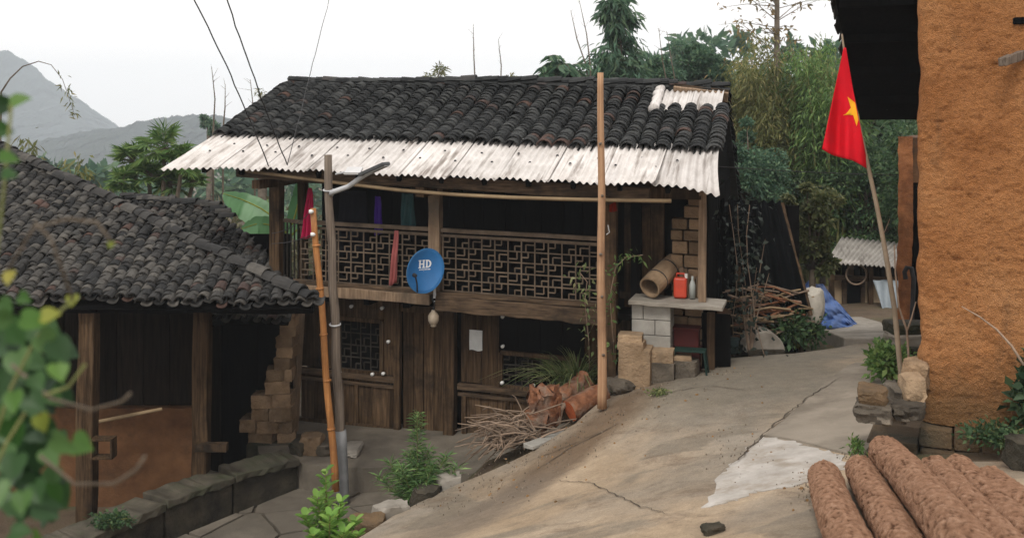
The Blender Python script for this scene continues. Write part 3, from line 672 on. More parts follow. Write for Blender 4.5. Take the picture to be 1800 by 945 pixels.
# floor: joists, boards, front beams
MB().hbox(UL-.1, -0.6, 0.05, 1.5, 0.70, 0.78).build('floor_boards', M_wooddark, hs)
MB().beam(H(*([HX(530,519,-.05)[0], -.05]), .80), H(HX(757,519,-.05)[0], -.05, .80), 0.12, 0.15, seg=10, wob=0.008).build('floor_beam', M_postlight, hs, bevel=0.01)
MB().beam(H(-6.35, .0, .905), H(-3.83, .0, .90), 0.14, 0.06, seg=10, wob=0.006).build('floor_ledge', M_woodh, hs, bevel=0.006)
MB().beam(H(HX(768,519,-.05)[0], -.06, .77), H(-1.36, -.06, .745), 0.15, 0.22, seg=12, wob=0.014).build('floor_beam', M_woodh, hs, bevel=0.012)
MB().beam(H(-3.8, -.03, .895), H(-1.36, -.03, .90), 0.16, 0.05, seg=12, wob=0.008).build('floor_ledge', M_woodh, hs, bevel=0.006)
for u in np.arange(-6.2, -0.8, 0.62): MB().beam(H(u,.1,.655), H(u,1.4,.655), .09, .08).build('floor_joist', M_wooddark, hs)
# balcony posts
post('balcony_post', UL, 0.0, 0.3, 2.55, 0.17, M_woodv)
post('balcony_post', UL+.2, 0.45, 0.87, 2.6, 0.13, M_woodv)
post('leaning_post', -6.12, -0.05, WB-.1, 0.72, 0.15, M_postlight, lean=0.13)
post('balcony_post', -3.84, 0.02, 0.92, 2.5, 0.17, M_postlight)
post('balcony_post', -1.27, 0.0, WB+.8, 2.5, 0.16, M_woodv)
post('corner_post', UR, 0.0, 1.04, 2.75, 0.10, M_postlight)
post('dark_post', -0.98, 0.35, -0.5, 2.5, 0.14, M_wooddark)
# fretwork railing
for a, b, c in ((-5.98,-3.94,10), (-3.72,-1.38,12)):
    rl = bpy.data.objects.new('railing', None); link(rl, hs, H((a+b)/2, 0, .93))
    top = 1.80
    MB().beam(H(a-.02, 0, top), H(b+.02, 0, top+.005), 0.07, 0.055, seg=8, wob=0.004).build('top_rail', M_lattice, rl)
    MB().beam(H(a-.02, .0, top-.075), H(b+.02, 0, top-.07), 0.04, 0.03, seg=8, wob=0.002).build('under_rail', M_lattice, rl)
    fret(rl, M_lattice, a, b, 0.935, top-.09, 0.0, c, 5, .017)
rl = bpy.data.objects.new('side_railing', None); link(rl, hs, H(-6.2, .2, .93))
MB().beam(H(-6.34,.08,1.80), H(-5.98,.0,1.80), .06, .05).build('top_rail', M_lattice, rl)
for i in range(6):
    u = -6.3+.06*i; bar('lattice_bar', rl, M_lattice_dark, H(u,.05,.93), H(u,.05,1.78), .018, .02, HV)
# upper storey back wall and right hand bay
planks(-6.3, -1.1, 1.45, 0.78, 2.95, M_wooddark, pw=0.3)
planks(-1.2, -0.62, 0.62, -0.2, 2.6, M_woodv, pw=0.2)
MB().beam(H(-1.25,.58,.95), H(-0.6,.58,.95), .06, .09).build('wall_rail', M_woodv, hs)
MB().beam(H(-0.66,.60,0.0), H(-0.66,.60,2.6), .07, .1, up=HV).build('door_jamb', M_woodv, hs)
# adobe pillar in the right corner
w = 0.1; k = 0
while w < 2.45:
    h = random.uniform(.15,.19); cols = [(-.50,-.27),(-.265,-.075)] if k % 2 else [(-.50,-.33),(-.325,-.075)]
    for a, b in cols:
        if random.random() < .07 and w > 0.9: continue
        hb('adobe_brick', a+random.uniform(0,.02), b-random.uniform(0,.01), .30+random.uniform(-.03,.04), .6, w, w+h-.018, M_adobe, bevel=0.014)
    w += h; k += 1
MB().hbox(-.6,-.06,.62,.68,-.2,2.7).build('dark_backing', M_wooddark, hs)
# left and right end walls, back wall
planks(1.4, 5.0, -6.35, WB, 2.6, M_wooddark, pw=0.35, ax='v')
planks(0.55, 5.2, -0.03, -0.3, 2.45, M_wooddark, pw=0.35, ax='v', name='gable_plank')
for v0, v1 in ((.5,1.2),(1.2,2.0),(2.0,2.6),(2.6,3.3),(3.3,4.2),(4.2,5.2)):
    def wt(v): return 2.62+(v+.8)/3.4*1.38-.12 if v < 2.6 else 4.0-(v-2.6)*.56-.12
    MB().hexa([H(-.03,v0+.004,2.46), H(0,v0+.004,2.46), H(0,v1-.004,2.46), H(-.03,v1-.004,2.46), H(-.03,v0+.004,wt(v0)), H(0,v0+.004,wt(v0)), H(0,v1-.004,wt(v1)), H(-.03,v1-.004,wt(v1))]).build('gable_plank', M_wooddark, hs)
planks(-6.35, 0, 5.2, -1.4, 2.5, M_wooddark, pw=0.5)
hb('ceiling_boards', -6.3, -.06, .7, 5.1, 2.46, 2.5, M_wooddark)
# roof: front slope v -0.8..2.6, back slope 2.6..5.6
RL, RR = -7.6, 0.1
def wroof(v): return 2.62+(v+.8)*(3.06-2.62)/1.15 if v < .35 else (3.06+(v-.35)*(3.95-3.06)/2.25 if v < 2.6 else 3.95-(v-2.6)*.56)
rf = bpy.data.objects.new('roof', None); link(rf, hs, H(-3.7,2.6,3.0))
def under(s, t): v = -.3+t*2.9; return H(RL+.12+(RR-RL-.2)*s, v, wroof(v)-.09)
MB().grid(under, 4, 10).build('roof_boarding', M_wooddark, rf, solid=0.02)
for u in np.arange(RL+.35, RR, 0.62):
    MB().beam(H(u,-.62,wroof(-.62)-.14), H(u,2.55,wroof(2.55)-.14), .06, .08, seg=4).build('rafter', M_wooddark, rf)
def back(s, t): v = 2.6+t*3.6; return H(RL+.1+(RR-RL-.1)*s, v, wroof(v)-.05)
MB().grid(back, 40, 14).build('back_slope', M_tile, rf, solid=0.03)
cover = tile_mesh('cover_tile', .118, .106, .20, 160, .014, M_tile); pan = tile_mesh('gutter_tile', .12, .11, .21, 120, .014, M_tile, 4, True)
cov, pans = [], []; NC = 32; pitch = (RR-RL-.06)/NC; ex = 0.108
s0, s1 = (.30, 2.55)
sl = (H(0,2.55,wroof(2.55))-H(0,.35,wroof(.35))); su = sl.normalized()
rows = int(sl.length/ex)+1
for c in range(NC+1):
    u = RL+.06+c*pitch; drift = random.uniform(-.04,.04); wav = random.uniform(-.015,.015)
    for r in range(rows):
        p = H(u+wav*math.sin(r*.6)+random.uniform(-.008,.008), .24, wroof(.35)-.045)+su*(r*ex+drift+random.uniform(-.02,.02))
        dip = -.05*math.sin(math.pi*(u-RL)/(RR-RL))*math.sin(math.pi*r/rows)
        p.z += dip+.02*noise.noise(Vector((u*1.3, r*.3, 2)))
        v = .24+r*ex*(su.dot(HV))
        if u > -.86 and v > 1.66: continue            # white sheet patch instead of tiles
        if c < NC+1: cov.append(tmat(p+Vector((0,0,.035)), HU, su, .115, .04))
        if c < NC: pans.append(tmat(p+HU*(pitch/2)+Vector((0,0,.01)), HU, su, .09, .03))
lay_tiles(rf, cov, pans, cover, pan, M_tile, 300)
back_t = []
for c in range(5):                                       # verge tiles of the back slope at the right gable
    for r in range(24):
        v = 2.7+r*.145; back_t.append(tmat(H(RR-.06-c*.23, v+.2, wroof(v+.2)+.03), -HU, H(0,2.6,3.95)-H(0,3.6,wroof(3.6)), .11, .06))
join_tiles('verge_tiles', cover, back_t, M_tile, rf)
ridge_me = tile_mesh('ridge_tile', .12, .11, .27, 130, .018, M_tile)
MB().beam(H(RL+.03,2.6,3.93), H(RR-.08,2.6,3.93), .16, .16, seg=20, wob=.01).build('ridge_bed', M_tile, rf)
n = 56
for i in range(n):
    u = RL+.02+(RR-.1-RL)*i/n; lean = math.radians(14 if i > n*.42 else 4)
    p = H(u, 2.58, 3.95+.06+.05*math.sin(math.pi*i/n)*.4+random.uniform(-.012,.016)+(.02 if 20 < i < 50 else 0))
    piece('ridge_tile', ridge_me, rf, tmat(p, -HV, HU+Vector((0,0,math.tan(lean)*.6)), 0.05, .05))
    piece('ridge_tile', ridge_me, rf, tmat(p-Vector((0,0,.055)), -HV, HU, 0.02, .04))
# white corrugated sheets along the eave
def corr(u0, u1, v0, v1, wfun, name, mat, parent, nw=8, amp=.019, bend=None, lift=0.0, ny=8):
    nu = nw*6
    def fn(s, t):
        u = u0+(u1-u0)*s; v = v0+(v1-v0)*t; w = wfun(v)+amp*math.cos(2*math.pi*nw*s)+lift+.006*noise.noise(Vector((u*3, v*3, 1)))
        if bend:
            du, dv, dw = bend(s, t); u += du; v += dv; w += dw
        return H(u, v, w)
    return MB().grid(fn, nu, ny).build(name, mat, parent, smooth=True, solid=0.004)
ns = 11; sw = (RR+.02-RL)/ns
for i in range(ns):
    a = RL+sw*i-.03; b = RL+sw*(i+1)+.03; e = random.uniform(-.03,.03); sk = random.uniform(-.01,.01)
    bend = lambda s, t, e=e, sk=sk: (sk*(1-t), -.03*e, .012*math.sin(6*s)*(1-t)-.03*(1-t)*abs(e))
    if i == ns-1: bend = lambda s, t: (.10*(1-t)**2*s, -.02, -.20*max(0,s-.35)**1.3*(1-t)**1.5)
    if i == ns-2: bend = lambda s, t: (0, -.02, .075*max(0,s-.3)*(1-t)**2)
    if i == 0: bend = lambda s, t: (-.16*(1-t)*(1-s), -.05*(1-s)*(1-t), -.06*(1-s)**2*(1-t))
    corr(a, b, -.82+e, .50, wroof, 'tin_sheet', M_tin, rf, 8, bend=bend, lift=.004*(i % 2))
for i in range(26):                                      # roofing nails with washers
    u = RL+.25+(RR-RL-.4)*(i+random.uniform(-.2,.2))/26; v = (-.30,-.05)[i % 2]+random.uniform(-.04,.04)
    MB().tube([H(u,v,wroof(v)+.012), H(u,v,wroof(v)+.034)], [.022,.012], 8).build('roof_nail', M_wire, rf)
# pale patch at the top right with its board and two round clay pieces
for i, (a, b) in enumerate(((-.90,-.38),(-.44,.08))): corr(a, b, 1.60, 2.42, wroof, 'patch_sheet', M_tin, rf, 6, lift=.05+.006*i)
pt = [H(-.90+.02*math.sin(3*k),1.5+.9*k/9,wroof(1.5+.9*k/9)+.10) for k in range(10)]
MB().tube(pt, [.075+.012*(k % 3 == 0)-.004*k*(k % 2) for k in range(10)], 12, wob=.03).build('mortar_roll', M_tin, rf, smooth=True)
a, b = HX(1184,160,2.45), HX(1280,168,2.45)
MB().beam(H(a[0],2.42,a[1]), H(b[0],2.42,b[1]-.03), .05, .16, up=(0,-.5,1), wob=.005).build('ridge_board', M_postlight, rf, bevel=.006)
MB().beam(H(a[0],2.56,a[1]+.11), H(b[0],2.56,b[1]+.07), .18, .03).build('ridge_board', M_woodh, rf)
# eave purlin and the bamboo airing pole
a, b = HX(418,293,-.5), HX(1142,338,-.5)
MB().beam(H(a[0],-.5,a[1]-.06), H(b[0],-.5,b[1]-.03), .12, .17, seg=16, wob=.012).build('eave_beam', M_woodh, rf, bevel=.012)
MB().beam(H(UL-.2,.02,2.46), H(-.05,.02,2.47), .14, .14, seg=12, wob=.008).build('wall_plate', M_woodv, rf)
for u in (UL, -3.84, -1.27): MB().beam(H(u,-.62,2.38), H(u,1.4,2.40), .12, .13).build('eave_bracket', M_woodv, rf)
# ================================================================== THINGS ON AND BY THE MAIN HOUSE
def one(mb, name, mat, label, cat, group=None, **k): return tag(mb.build(name, mat, None, **k), label, cat, group)
pv = -.64; ks = [HX(x, y, pv) for x, y in ((432,300),(520,312),(600,322),(700,334),(800,342),(900,347),(1000,350),(1100,352),(1180,353))]
pts = [H(u_, pv, w_) for u_, w_ in ks]
one(MB().tube(pts, .026, 8, wob=.05), 'bamboo_pole', M_bambooh, 'long dry bamboo pole slung level under the white eave', 'bamboo pole', smooth=True)
# satellite dish
def place_dish():
    u, w = HX(748, 476, -.38); c = H(u, -.38, w)
    d = thing('satellite_dish', 'blue oval satellite dish marked HD fixed to the balcony beam', 'satellite dish', H(u, -.05, w-.35))
    nrm = Vector((0.42, -0.90, 0.02)).normalized(); ux = Vector((0.90, 0.42, 0)).normalized(); ux = (ux-nrm*ux.dot(nrm)).normalized(); uy = nrm.cross(ux)*-1
    if uy.z < 0: uy = -uy
    tl = math.radians(-20); ux, uy = ux*math.cos(tl)+uy*math.sin(tl), uy*math.cos(tl)-ux*math.sin(tl)
    A, B = .27, .315; mb = MB(); n = 40; R_ = 9
    def surf(r, th): return c + ux*A*r*math.cos(th) + uy*B*r*math.sin(th) - nrm*(.07*(1-r*r))
    mb.v.append(surf(0,0))
    for i in range(1, R_+1):
        for j in range(n): mb.v.append(surf(i/R_, 2*math.pi*j/n))
    mb.f += [(0, 1+j, 1+(j+1) % n) for j in range(n)]
    for i in range(R_-1):
        for j in range(n): mb.f.append((1+i*n+j, 1+(i+1)*n+j, 1+(i+1)*n+(j+1) % n, 1+i*n+(j+1) % n))
    mb.build('reflector', PLAIN('blue_dish_paint', (0.025,0.155,0.40), 0.4, 0.4, .15, 3), d, smooth=True, solid=.008)
    rim = [c+ux*A*math.cos(t)+uy*B*math.sin(t) for t in np.linspace(0, 2*math.pi, 41)]
    MB().tube(rim, .008, 6).build('rim', PLAIN('blue_rim_paint', (0.03,0.16,0.36), .5), d, smooth=True)
    f0 = c - uy*B*.98 - ux*.02; f1 = P(730,484,c.y-.22)
    MB().tube([f0, f0.lerp(f1,.5)+nrm*.03, f1], .011, 8).build('feed_arm', M_wire, d)
    MB().tube([f1-nrm*.05, f1, f1+nrm*.03], [.03,.027,.02], 10).build('receiver', M_wire, d)
    MB().tube([c-nrm*.08, c-nrm*.16-uy*.1, H(u+.04,-.12,w-.24), H(u+.04,-.12,w-.42)], .022, 8).build('mast', M_metal, d)
    white = PLAIN('white_lettering', (0.78,0.80,0.82), .6, .2, .03, bst=0)
    def flat(px, py): # local letter plane -> dish surface, metres
        r = math.hypot(px/A, py/B); th = math.atan2(py/B, px/A); return surf(min(r,1), th) + nrm*.006
    lx = Vector((1,0)); ca, sa = math.cos(-tl), math.sin(-tl)
    def L(x, y): return flat(x*ca - y*sa, x*sa + y*ca)
    def rects(name, rs, segs=3):
        m = MB()
        for x0, y0, x1, y1 in rs:
            m.grid(lambda s, t: L(x0+(x1-x0)*s, y0+(y1-y0)*t), segs, segs)
        return m.build(name, white, d, solid=.002)
    y0 = .035; h = .115
    rects('letter_h', [(-.075,y0,-.052,y0+h), (-.018,y0,.005,y0+h), (-.052,y0+.05,-.018,y0+.065), (-.085,y0,-.042,y0+.012), (-.085,y0+h-.012,-.042,y0+h), (-.028,y0,.015,y0+.012), (-.028,y0+h-.012,.015,y0+h)])
    m = MB(); x0 = .03; arc = [(-1.5708+3.14159*k/12) for k in range(13)]
    for k in range(12):
        q = [(x0+.018+.058*math.cos(t), y0+h/2+h/2*math.sin(t)) for t in arc[k:k+2]]; p_ = [(x0+.018+.034*math.cos(t), y0+h/2+(h/2-.015)*math.sin(t)) for t in arc[k:k+2]]
        m.add([L(*q[0]), L(*q[1]), L(*p_[1]), L(*p_[0])], [(0,1,2,3)])
    for x0_, y0_, x1_, y1_ in [(x0,y0,x0+.022,y0+h), (x0-.008,y0,x0+.03,y0+.012), (x0-.008,y0+h-.012,x0+.03,y0+h)]: m.grid(lambda s, t: L(x0_+(x1_-x0_)*s, y0_+(y1_-y0_)*t), 2, 2)
    m.build('letter_d', white, d, solid=.002)
    rects('small_print', [(-.07+k*.021, y0-.028, -.056+k*.021, y0-.014) for k in range(8)], 1)
place_dish()
# hanging lamp under the floor beam
u, w = HX(762, 558, -.1); c = H(u, -.1, w)
lm = thing('hanging_lamp', 'small pale bulb shaped lamp hanging below the blue dish', 'lamp', c+V(0,0,-.1))
prof = [(-.13,.03),(-.115,.045),(-.10,.035),(-.085,.055),(-.04,.078),(.02,.08),(.06,.06),(.085,.035),(.11,.03)]
MB().tube([c+V(0,0,z) for z, r in prof], [r for z, r in prof], 14).build('shade', MAT('stained_shade', (0.30,0.24,0.17), (0.47,0.40,0.31), 12, 5, rough=.5), lm, smooth=True)
MB().tube([c+V(0,0,.11), c+V(.02,0,.2), c+V(-.015,0,.25), c+V(0,.02,.34)], .012, 6).build('cord', M_wire, lm)
MB().tube([c+V(.03,0,.17), c+V(.045,0,.2), c+V(.03,0,.24), c+V(.0,0,.23)], .008, 6).build('hook', M_metal, lm)
# washing
def cloth(name, px, topw, botw, y0, y1, v, mat, label, folds=3, amp=.03, skew=0):
    uc, wt = HX(px, y0, v); _, wb = HX(px, y1, v); k = 1/115.0
    def fn(s, t):
        wd = (topw+(botw-topw)*t**.7)*k; a = amp*(0.3+t)*math.sin(folds*2*math.pi*s+2*t)
        return H(uc+(s-.5)*wd+skew*k*t, v+a+.01*math.sin(9*t), wt+(wb-wt)*t*(1+.03*math.sin(5*s)))
    return one(MB().grid(fn, 18, 16), name, mat, label, 'clothing', 'washing on the balcony', smooth=True, solid=.004)
cloth('garment', 545, 6, 26, 330, 418, -.2, PLAIN('crimson_cloth', (0.36,0.012,0.06), .9, .1, .15), 'crimson garment hanging beside the left balcony post', 3, .03, -6)
cloth('garment', 664, 10, 16, 345, 412, .25, PLAIN('purple_cloth', (0.05,0.015,0.20), .9, .1), 'dark purple garment hanging in the balcony shade', 2, .02)
cloth('garment', 716, 20, 28, 340, 402, .2, PLAIN('teal_cloth', (0.03,0.07,0.075), .9, .1), 'dull teal garment hanging in the balcony near the middle post', 2, .03)
cloth('garment', 620, 50, 60, 335, 445, .45, PLAIN('black_cloth', (0.010,0.010,0.014), .9, .1), 'black garment hanging wide in the left balcony bay', 3, .03)
cloth('pink_sash', 697, 7, 14, 405, 500, -.1, PLAIN('faded_pink_cloth', (0.30,0.09,0.085), .9, .1), 'faded pink sash hung over the fretwork railing', 2, .015, -8)
cloth('red_string', 1077, 6, 13, 345, 372, -.12, PLAIN('dark_red_cord', (0.25,0.03,0.02), .9, .1), 'bunch of dark red cord tied to the post by the tall pole', 2, .02)
# ------------------------------------------------------------------ poles and wires
def baseZ(p, z): return Vector((p.x, p.y, z))
d = 12.96
up = thing('utility_pole', 'grey weathered utility pole with steel foot and a street lamp', 'utility pole', P(604,876,d))
def line(p, q, n): return [p.lerp(q, k/n) for k in range(n+1)]
b0, b1 = P(604,876,d)+V(0,0,-.12), P(575,272,d)
MB().tube([p+V(.012*math.sin(k*1.7),0,0) for k, p in enumerate(line(b0, b1, 16))], [.066-.001*k for k in range(17)], 10, wob=.07).build('pole', M_polegrey, up, smooth=True)
MB().tube(line(b0, b0.lerp(b1,.22), 4), .083, 14).build('steel_sleeve', M_sleeve, up, smooth=True)
la = P(583,338,d-.08); lb = P(612,328,d-.16); lc = P(640,308,d-.25)
MB().tube([la+V(-.02,.06,-.03), la, lb, lc, P(652,301,d-.3)], [.035,.033,.032,.032,.035], 10).build('lamp_arm', M_metal, up, smooth=True)
ld = P(680,290,d-.36); t = (ld-lc).normalized(); s_ = t.cross(V(0,0,1)).normalized(); n_ = s_.cross(t)
MB().box((P(638,309,d-.26)+ld)/2+n_*.02, t*.19, s_*.10, n_*.022).build('lamp_head', PLAIN('dark_lamp_casing', (0.06,0.063,0.065), .5), up, bevel=.008)
MB().box((P(645,306,d-.26)+ld)/2-n_*.008, t*.15, s_*.075, n_*.006).build('lamp_lens', PLAIN('cloudy_lens', (0.4,0.42,0.42), .3), up)
MB().box(P(622,300,d-.2), V(.10,.0,.0), V(0,.13,.03), V(0,-.003,.014)).build('lamp_panel', PLAIN('pale_panel_frame', (0.5,0.5,0.5), .4), up)
MB().tube([P(608,302,d-.12), P(590,306,d-.03)], .012, 6).build('panel_bracket', M_metal, up)
for k in (.52,.9): MB().tube([b0.lerp(b1,k)+V(math.cos(t)*.068,math.sin(t)*.068,.01*math.sin(t)) for t in np.linspace(0,6.2832,13)], .012, 6).build('band', M_metal, up)
d2 = 12.75
b2, b3 = P(589,840,d2), P(551,366,d2)
op = thing('bamboo_post', 'orange bamboo post leaning against the grey utility pole', 'post', b2)
MB().tube([p+V(.01*math.sin(k),0,0) for k, p in enumerate(line(b2+V(.01,0,-.16), b3, 12))], [.048-.0008*k for k in range(13)], 12).build('stem', M_bamboo_o, op, smooth=True)
for k in (.18,.36,.53,.7,.86): MB().tube(line(b2.lerp(b3,k), b2.lerp(b3,k+.006), 1), .053, 12).build('node_ring', M_bamboo_o, op, smooth=True)
for x, y in ((546,372),(549,412)):
    MB().tube([P(x+6,y,d2), P(x+1,y,d2-.05), P(x-3,y,d2-.06)], [.014,.028,.024], 10).build('insulator', M_insul, op, smooth=True)
tp0 = P(1058,696,12.5); tpd = 12.5; tp1 = P(1056,128,tpd)
tp = thing('tall_pole', 'tall bare tan timber pole standing at the edge of the road', 'pole', tp0)
MB().tube([p+V(.006*math.sin(k*.5),0,0) for k, p in enumerate(line(tp0+V(0,0,-.15), tp1, 24))], [.060-.0009*k for k in range(25)], 14, wob=.02).build('stem', M_pole, tp, smooth=True)
for k in (.13,.31,.44,.62,.78):
    p = tp0.lerp(tp1, k); MB().tube([p+V(random.uniform(-.03,.03),-.05,0), p+V(.0,-.075,.01)], [.02,.012], 7).build('knot', M_polegrey, tp)
MB().tube([tp0.lerp(tp1,.5)+V(.06,-.02,0), tp0.lerp(tp1,.5)+V(.1,-.02,.03), tp0.lerp(tp1,.51)+V(.08,-.02,.08)], .006, 6).build('hook', M_metal, tp)
def wire(pa, pb, sag, label, r=.0085, n=20, kink=.012):
    pts = []
    for k in range(n+1):
        p = pa.lerp(pb, k/n); p.z -= sag*4*(k/n)*(1-k/n); p.x += .35*kink*noise.noise(Vector((k*.6, pa.x, 0)))*4*(0 < k < n); pts.append(p)
    return one(MB().tube(pts, r, 5), 'overhead_wire', M_wire, label, 'wire', smooth=True)
ev = H(*[HX(480,300,-.6)[0], -.6, 2.55])
wire(P(320,-40,10.5), P(472,292,13.6), -.10, 'black overhead wire, leftmost of the three dropping to the eave', .008)
wire(P(386,-40,10.5), P(505,290,13.6), .06, 'black overhead wire, middle one of the three dropping to the eave', .008)
wire(P(586,-30,21), P(505,290,13.62), .0, 'thin pale overhead wire slanting left behind the roof ridge to the eave', .006)
wire(P(546,372,d2-.06), P(478,410,13.3), .06, 'upper thin wire from the orange bamboo post to the left roof', .005)
wire(P(549,412,d2-.06), P(478,428,13.2), .03, 'lower thin wire from the orange bamboo post to the left roof', .005)
wire(H(.02,.2,2.85), P(1900,300,17), .1, 'thin wire running from the gable to the trees on the right', .006)
# ------------------------------------------------------------------ cement block counter
d = 13.4
ct = thing('block_counter', 'cement block counter with slab top at the house corner', 'counter', PZ(1145,640,0.0))
cx0, cx1 = P(1110,560,d).x, P(1176,560,d).x; zt = P(1140,533,d).z; zb = -.02; hgt = (zt-zb)/5
cdir = Vector((math.cos(HA), -math.sin(HA), 0)); cin = Vector((math.sin(HA), math.cos(HA), 0))
c0 = Vector((cx0, d, zb)); Wd = (cx1-cx0)/math.cos(HA)
for r in range(5):
    cuts = [0, .6*Wd, Wd] if r % 2 else [0, .3*Wd, Wd]
    for a, b in zip(cuts, cuts[1:]):
        p0 = c0+cdir*(a+.004)+V(0,0,r*hgt); p1 = c0+cdir*(b-.004)+V(0,0,r*hgt); o = cin*.42; hh = V(0,0,hgt-.009)
        MB().hexa([p0, p1, p1+o, p0+o, p0+hh, p1+hh, p1+o+hh, p0+o+hh]).build('cement_block', M_block, ct, bevel=.006)
p0 = c0+cdir*-.02+V(0,0,zt-zb)-cin*.06; p1 = c0+cdir*1.22+V(0,0,zt-zb-.02)-cin*.08
MB().beam(p0+cin*.25+V(0,0,.03), p1+cin*.25+V(0,0,.03), .62, .055, seg=8, wob=.008).build('slab_top', M_cement, ct, bevel=.008)
q = c0+cdir*1.02+cin*.4
MB().box(q+V(0,0,.42), cdir*.05, cin*.05, V(0,0,.46)).build('support_post', M_woodv, ct)
MB().box(c0+cdir*.85+cin*.56+V(0,0,.4), cdir*.42, cin*.02, V(0,0,.44)).build('back_board', M_wooddark, ct)
# hollow log hive lying on the counter
h0 = P(1142,508,d+.0)+V(0,0,.02); h1 = P(1184,470,d+.5); ax_ = (h1-h0).normalized(); rr = .15
h0.z = max(h0.z, zt+.06+rr*.9); h1.z = h0.z+.25
hv_ = thing('hollow_log_hive', 'hollow tan log hive lying tilted on the counter, dark open end forward', 'beehive', h0)
ax_ = (h1-h0).normalized(); sa_ = ax_.cross(V(0,0,1)).normalized(); sb_ = sa_.cross(ax_); Lh = .72
mb = MB(); N = 22
rings = [(0,rr),(.25,rr*1.03),(.5,rr),(.75,rr*1.02),(1,rr*.97)]
for k, r in rings + [(1,rr*.82),(0,rr*.84)]:
    for j in range(N):
        th = 2*math.pi*j/N; q = r*(1+.03*math.sin(3*th+k*4)); mb.v.append(h0+ax_*(Lh*k)+sa_*math.cos(th)*q+sb_*math.sin(th)*q)
m_ = len(rings)+2
for i in range(m_):
    for j in range(N): mb.f.append((i*N+j, i*N+(j+1) % N, ((i+1) % m_)*N+(j+1) % N, ((i+1) % m_)*N+j))
mb.build('hollow_log', MAT('hive_wood', (0.15,0.10,0.06), (0.36,0.255,0.16), 3, 8, bst=.5), hv_)
for k in (.3,.72): MB().tube([h0+ax_*(Lh*k)+sa_*math.cos(t)*rr*1.05+sb_*math.sin(t)*rr*1.05 for t in np.linspace(0,6.2832,25)], .008, 5).build('binding', M_wire, hv_)
for s in (-1,1): MB().box(h0+ax_*.6+sa_*.1*s+V(0,0,-rr-.06), sa_*.05, ax_*.06, V(0,0,.09)).build('prop_block', M_woodv, hv_)
# red canister and pale bottle on the counter
cn = c0+cdir*.62+cin*.30+V(0,0,zt-zb+.055)
jc = thing('canister', 'orange red plastic canister on the counter beside the hive', 'canister', cn)
mr = PLAIN('red_plastic', (0.52,0.06,0.03), .4, .4)
MB().box(cn+V(0,0,.14), cdir*.09, cin*.06, V(0,0,.14)).build('body', mr, jc, bevel=.03)
MB().tube([cn+cdir*-.05+V(0,0,.28), cn+cdir*-.05+V(0,0,.33), cn+cdir*.05+V(0,0,.33), cn+cdir*.06+V(0,0,.28)], .014, 8).build('handle', mr, jc, smooth=True)
MB().tube([cn+cdir*.075+V(0,0,.27), cn+cdir*.075+V(0,0,.33)], .022, 10).build('cap', M_insul, jc)
q = cn+cdir*.16
one(MB().tube([q+V(0,0,z) for z in (0,.18,.22,.25,.3)], [.04,.042,.03,.016,.016], 12), 'bottle', PLAIN('pale_plastic', (0.35,0.38,0.36), .3, .5), 'small pale bottle beside the red canister', 'bottle', smooth=True)
for k in range(5):
    q = H(-.40+.075*k, .2, 0); q.z = zt+.055; l = random.uniform(.22,.42)
    one(MB().tube([q, q+V(random.uniform(-.02,.02),.04,l)], [.034,.03], 8), 'timber_offcut', M_postlight, ('leftmost','second','middle','fourth','rightmost')[k]+' short timber offcut standing on the counter before the adobe pillar', 'timber', 'offcuts by the pillar')
# stool, red crate, watering things under the slab
sp = c0+cdir*.78+cin*.02; sp.z = zr(sp.x, sp.y)
st = thing('stool', 'dark green metal stool in front of the counter', 'stool', sp)
mg = PLAIN('dark_green_paint', (0.005,0.024,0.018), .7)
MB().box(sp+V(0,0,.33), cdir*.21, cin*.11, V(0,0,.014)).build('seat', mg, st, bevel=.006)
for sx in (-1,1):
    for sy in (-1,1): MB().tube([sp+cdir*sx*.23+cin*sy*.13, sp+cdir*sx*.19+cin*sy*.095+V(0,0,.325)], .013, 6).build('leg', mg, st)
    MB().tube([sp+cdir*sx*.215-cin*.12+V(0,0,.12), sp+cdir*sx*.215+cin*.12+V(0,0,.12)], .009, 6).build('stretcher', mg, st)
q = sp+cin*.34+cdir*-.1; q.z = zr(q.x,q.y)
rc = thing('crate', 'dim red plastic crate under the slab top', 'crate', q)
mrd = PLAIN('dull_red_plastic', (0.065,0.009,0.008), .7)
MB().box(q+V(0,0,.16), cdir*.2, cin*.14, V(0,0,.16)).build('body', mrd, rc, bevel=.015)
MB().box(q+V(0,0,.33)-cin*.0, cdir*.215, cin*.155, V(0,0,.02)).build('rim', mrd, rc)
q2 = q+cdir*.02; q2.z += .35
rc2 = thing('crate', 'topmost dim red crate in the stack under the slab', 'crate', q2)
MB().box(q2+V(0,0,.12), cdir*.17, cin*.12, V(0,0,.12)).build('body', mrd, rc2, bevel=.015)
MB().box(q2+V(0,0,.25), cdir*.18, cin*.13, V(0,0,.015)).build('rim', mrd, rc2)
q = onroad(1262,618); bt = PLAIN('brown_board', (0.13,0.075,0.045), .8)
one(MB().beam(q+V(-.12,0,0), q+V(.16,.18,.62), .2, .035, up=(0,1,0)), 'leaning_board', bt, 'brown board leaning by the counter end near the dark wall', 'board', bevel=.006)
q = onroad(1283,620); one(MB().tube([q+V(0,0,z) for z in (0,.02,.2,.22)], [.11,.13,.15,.15], 16), 'bucket', PLAIN('dark_bucket', (0.03,0.05,0.05), .5), 'dark bucket on the ground beside the leaning board', 'bucket')
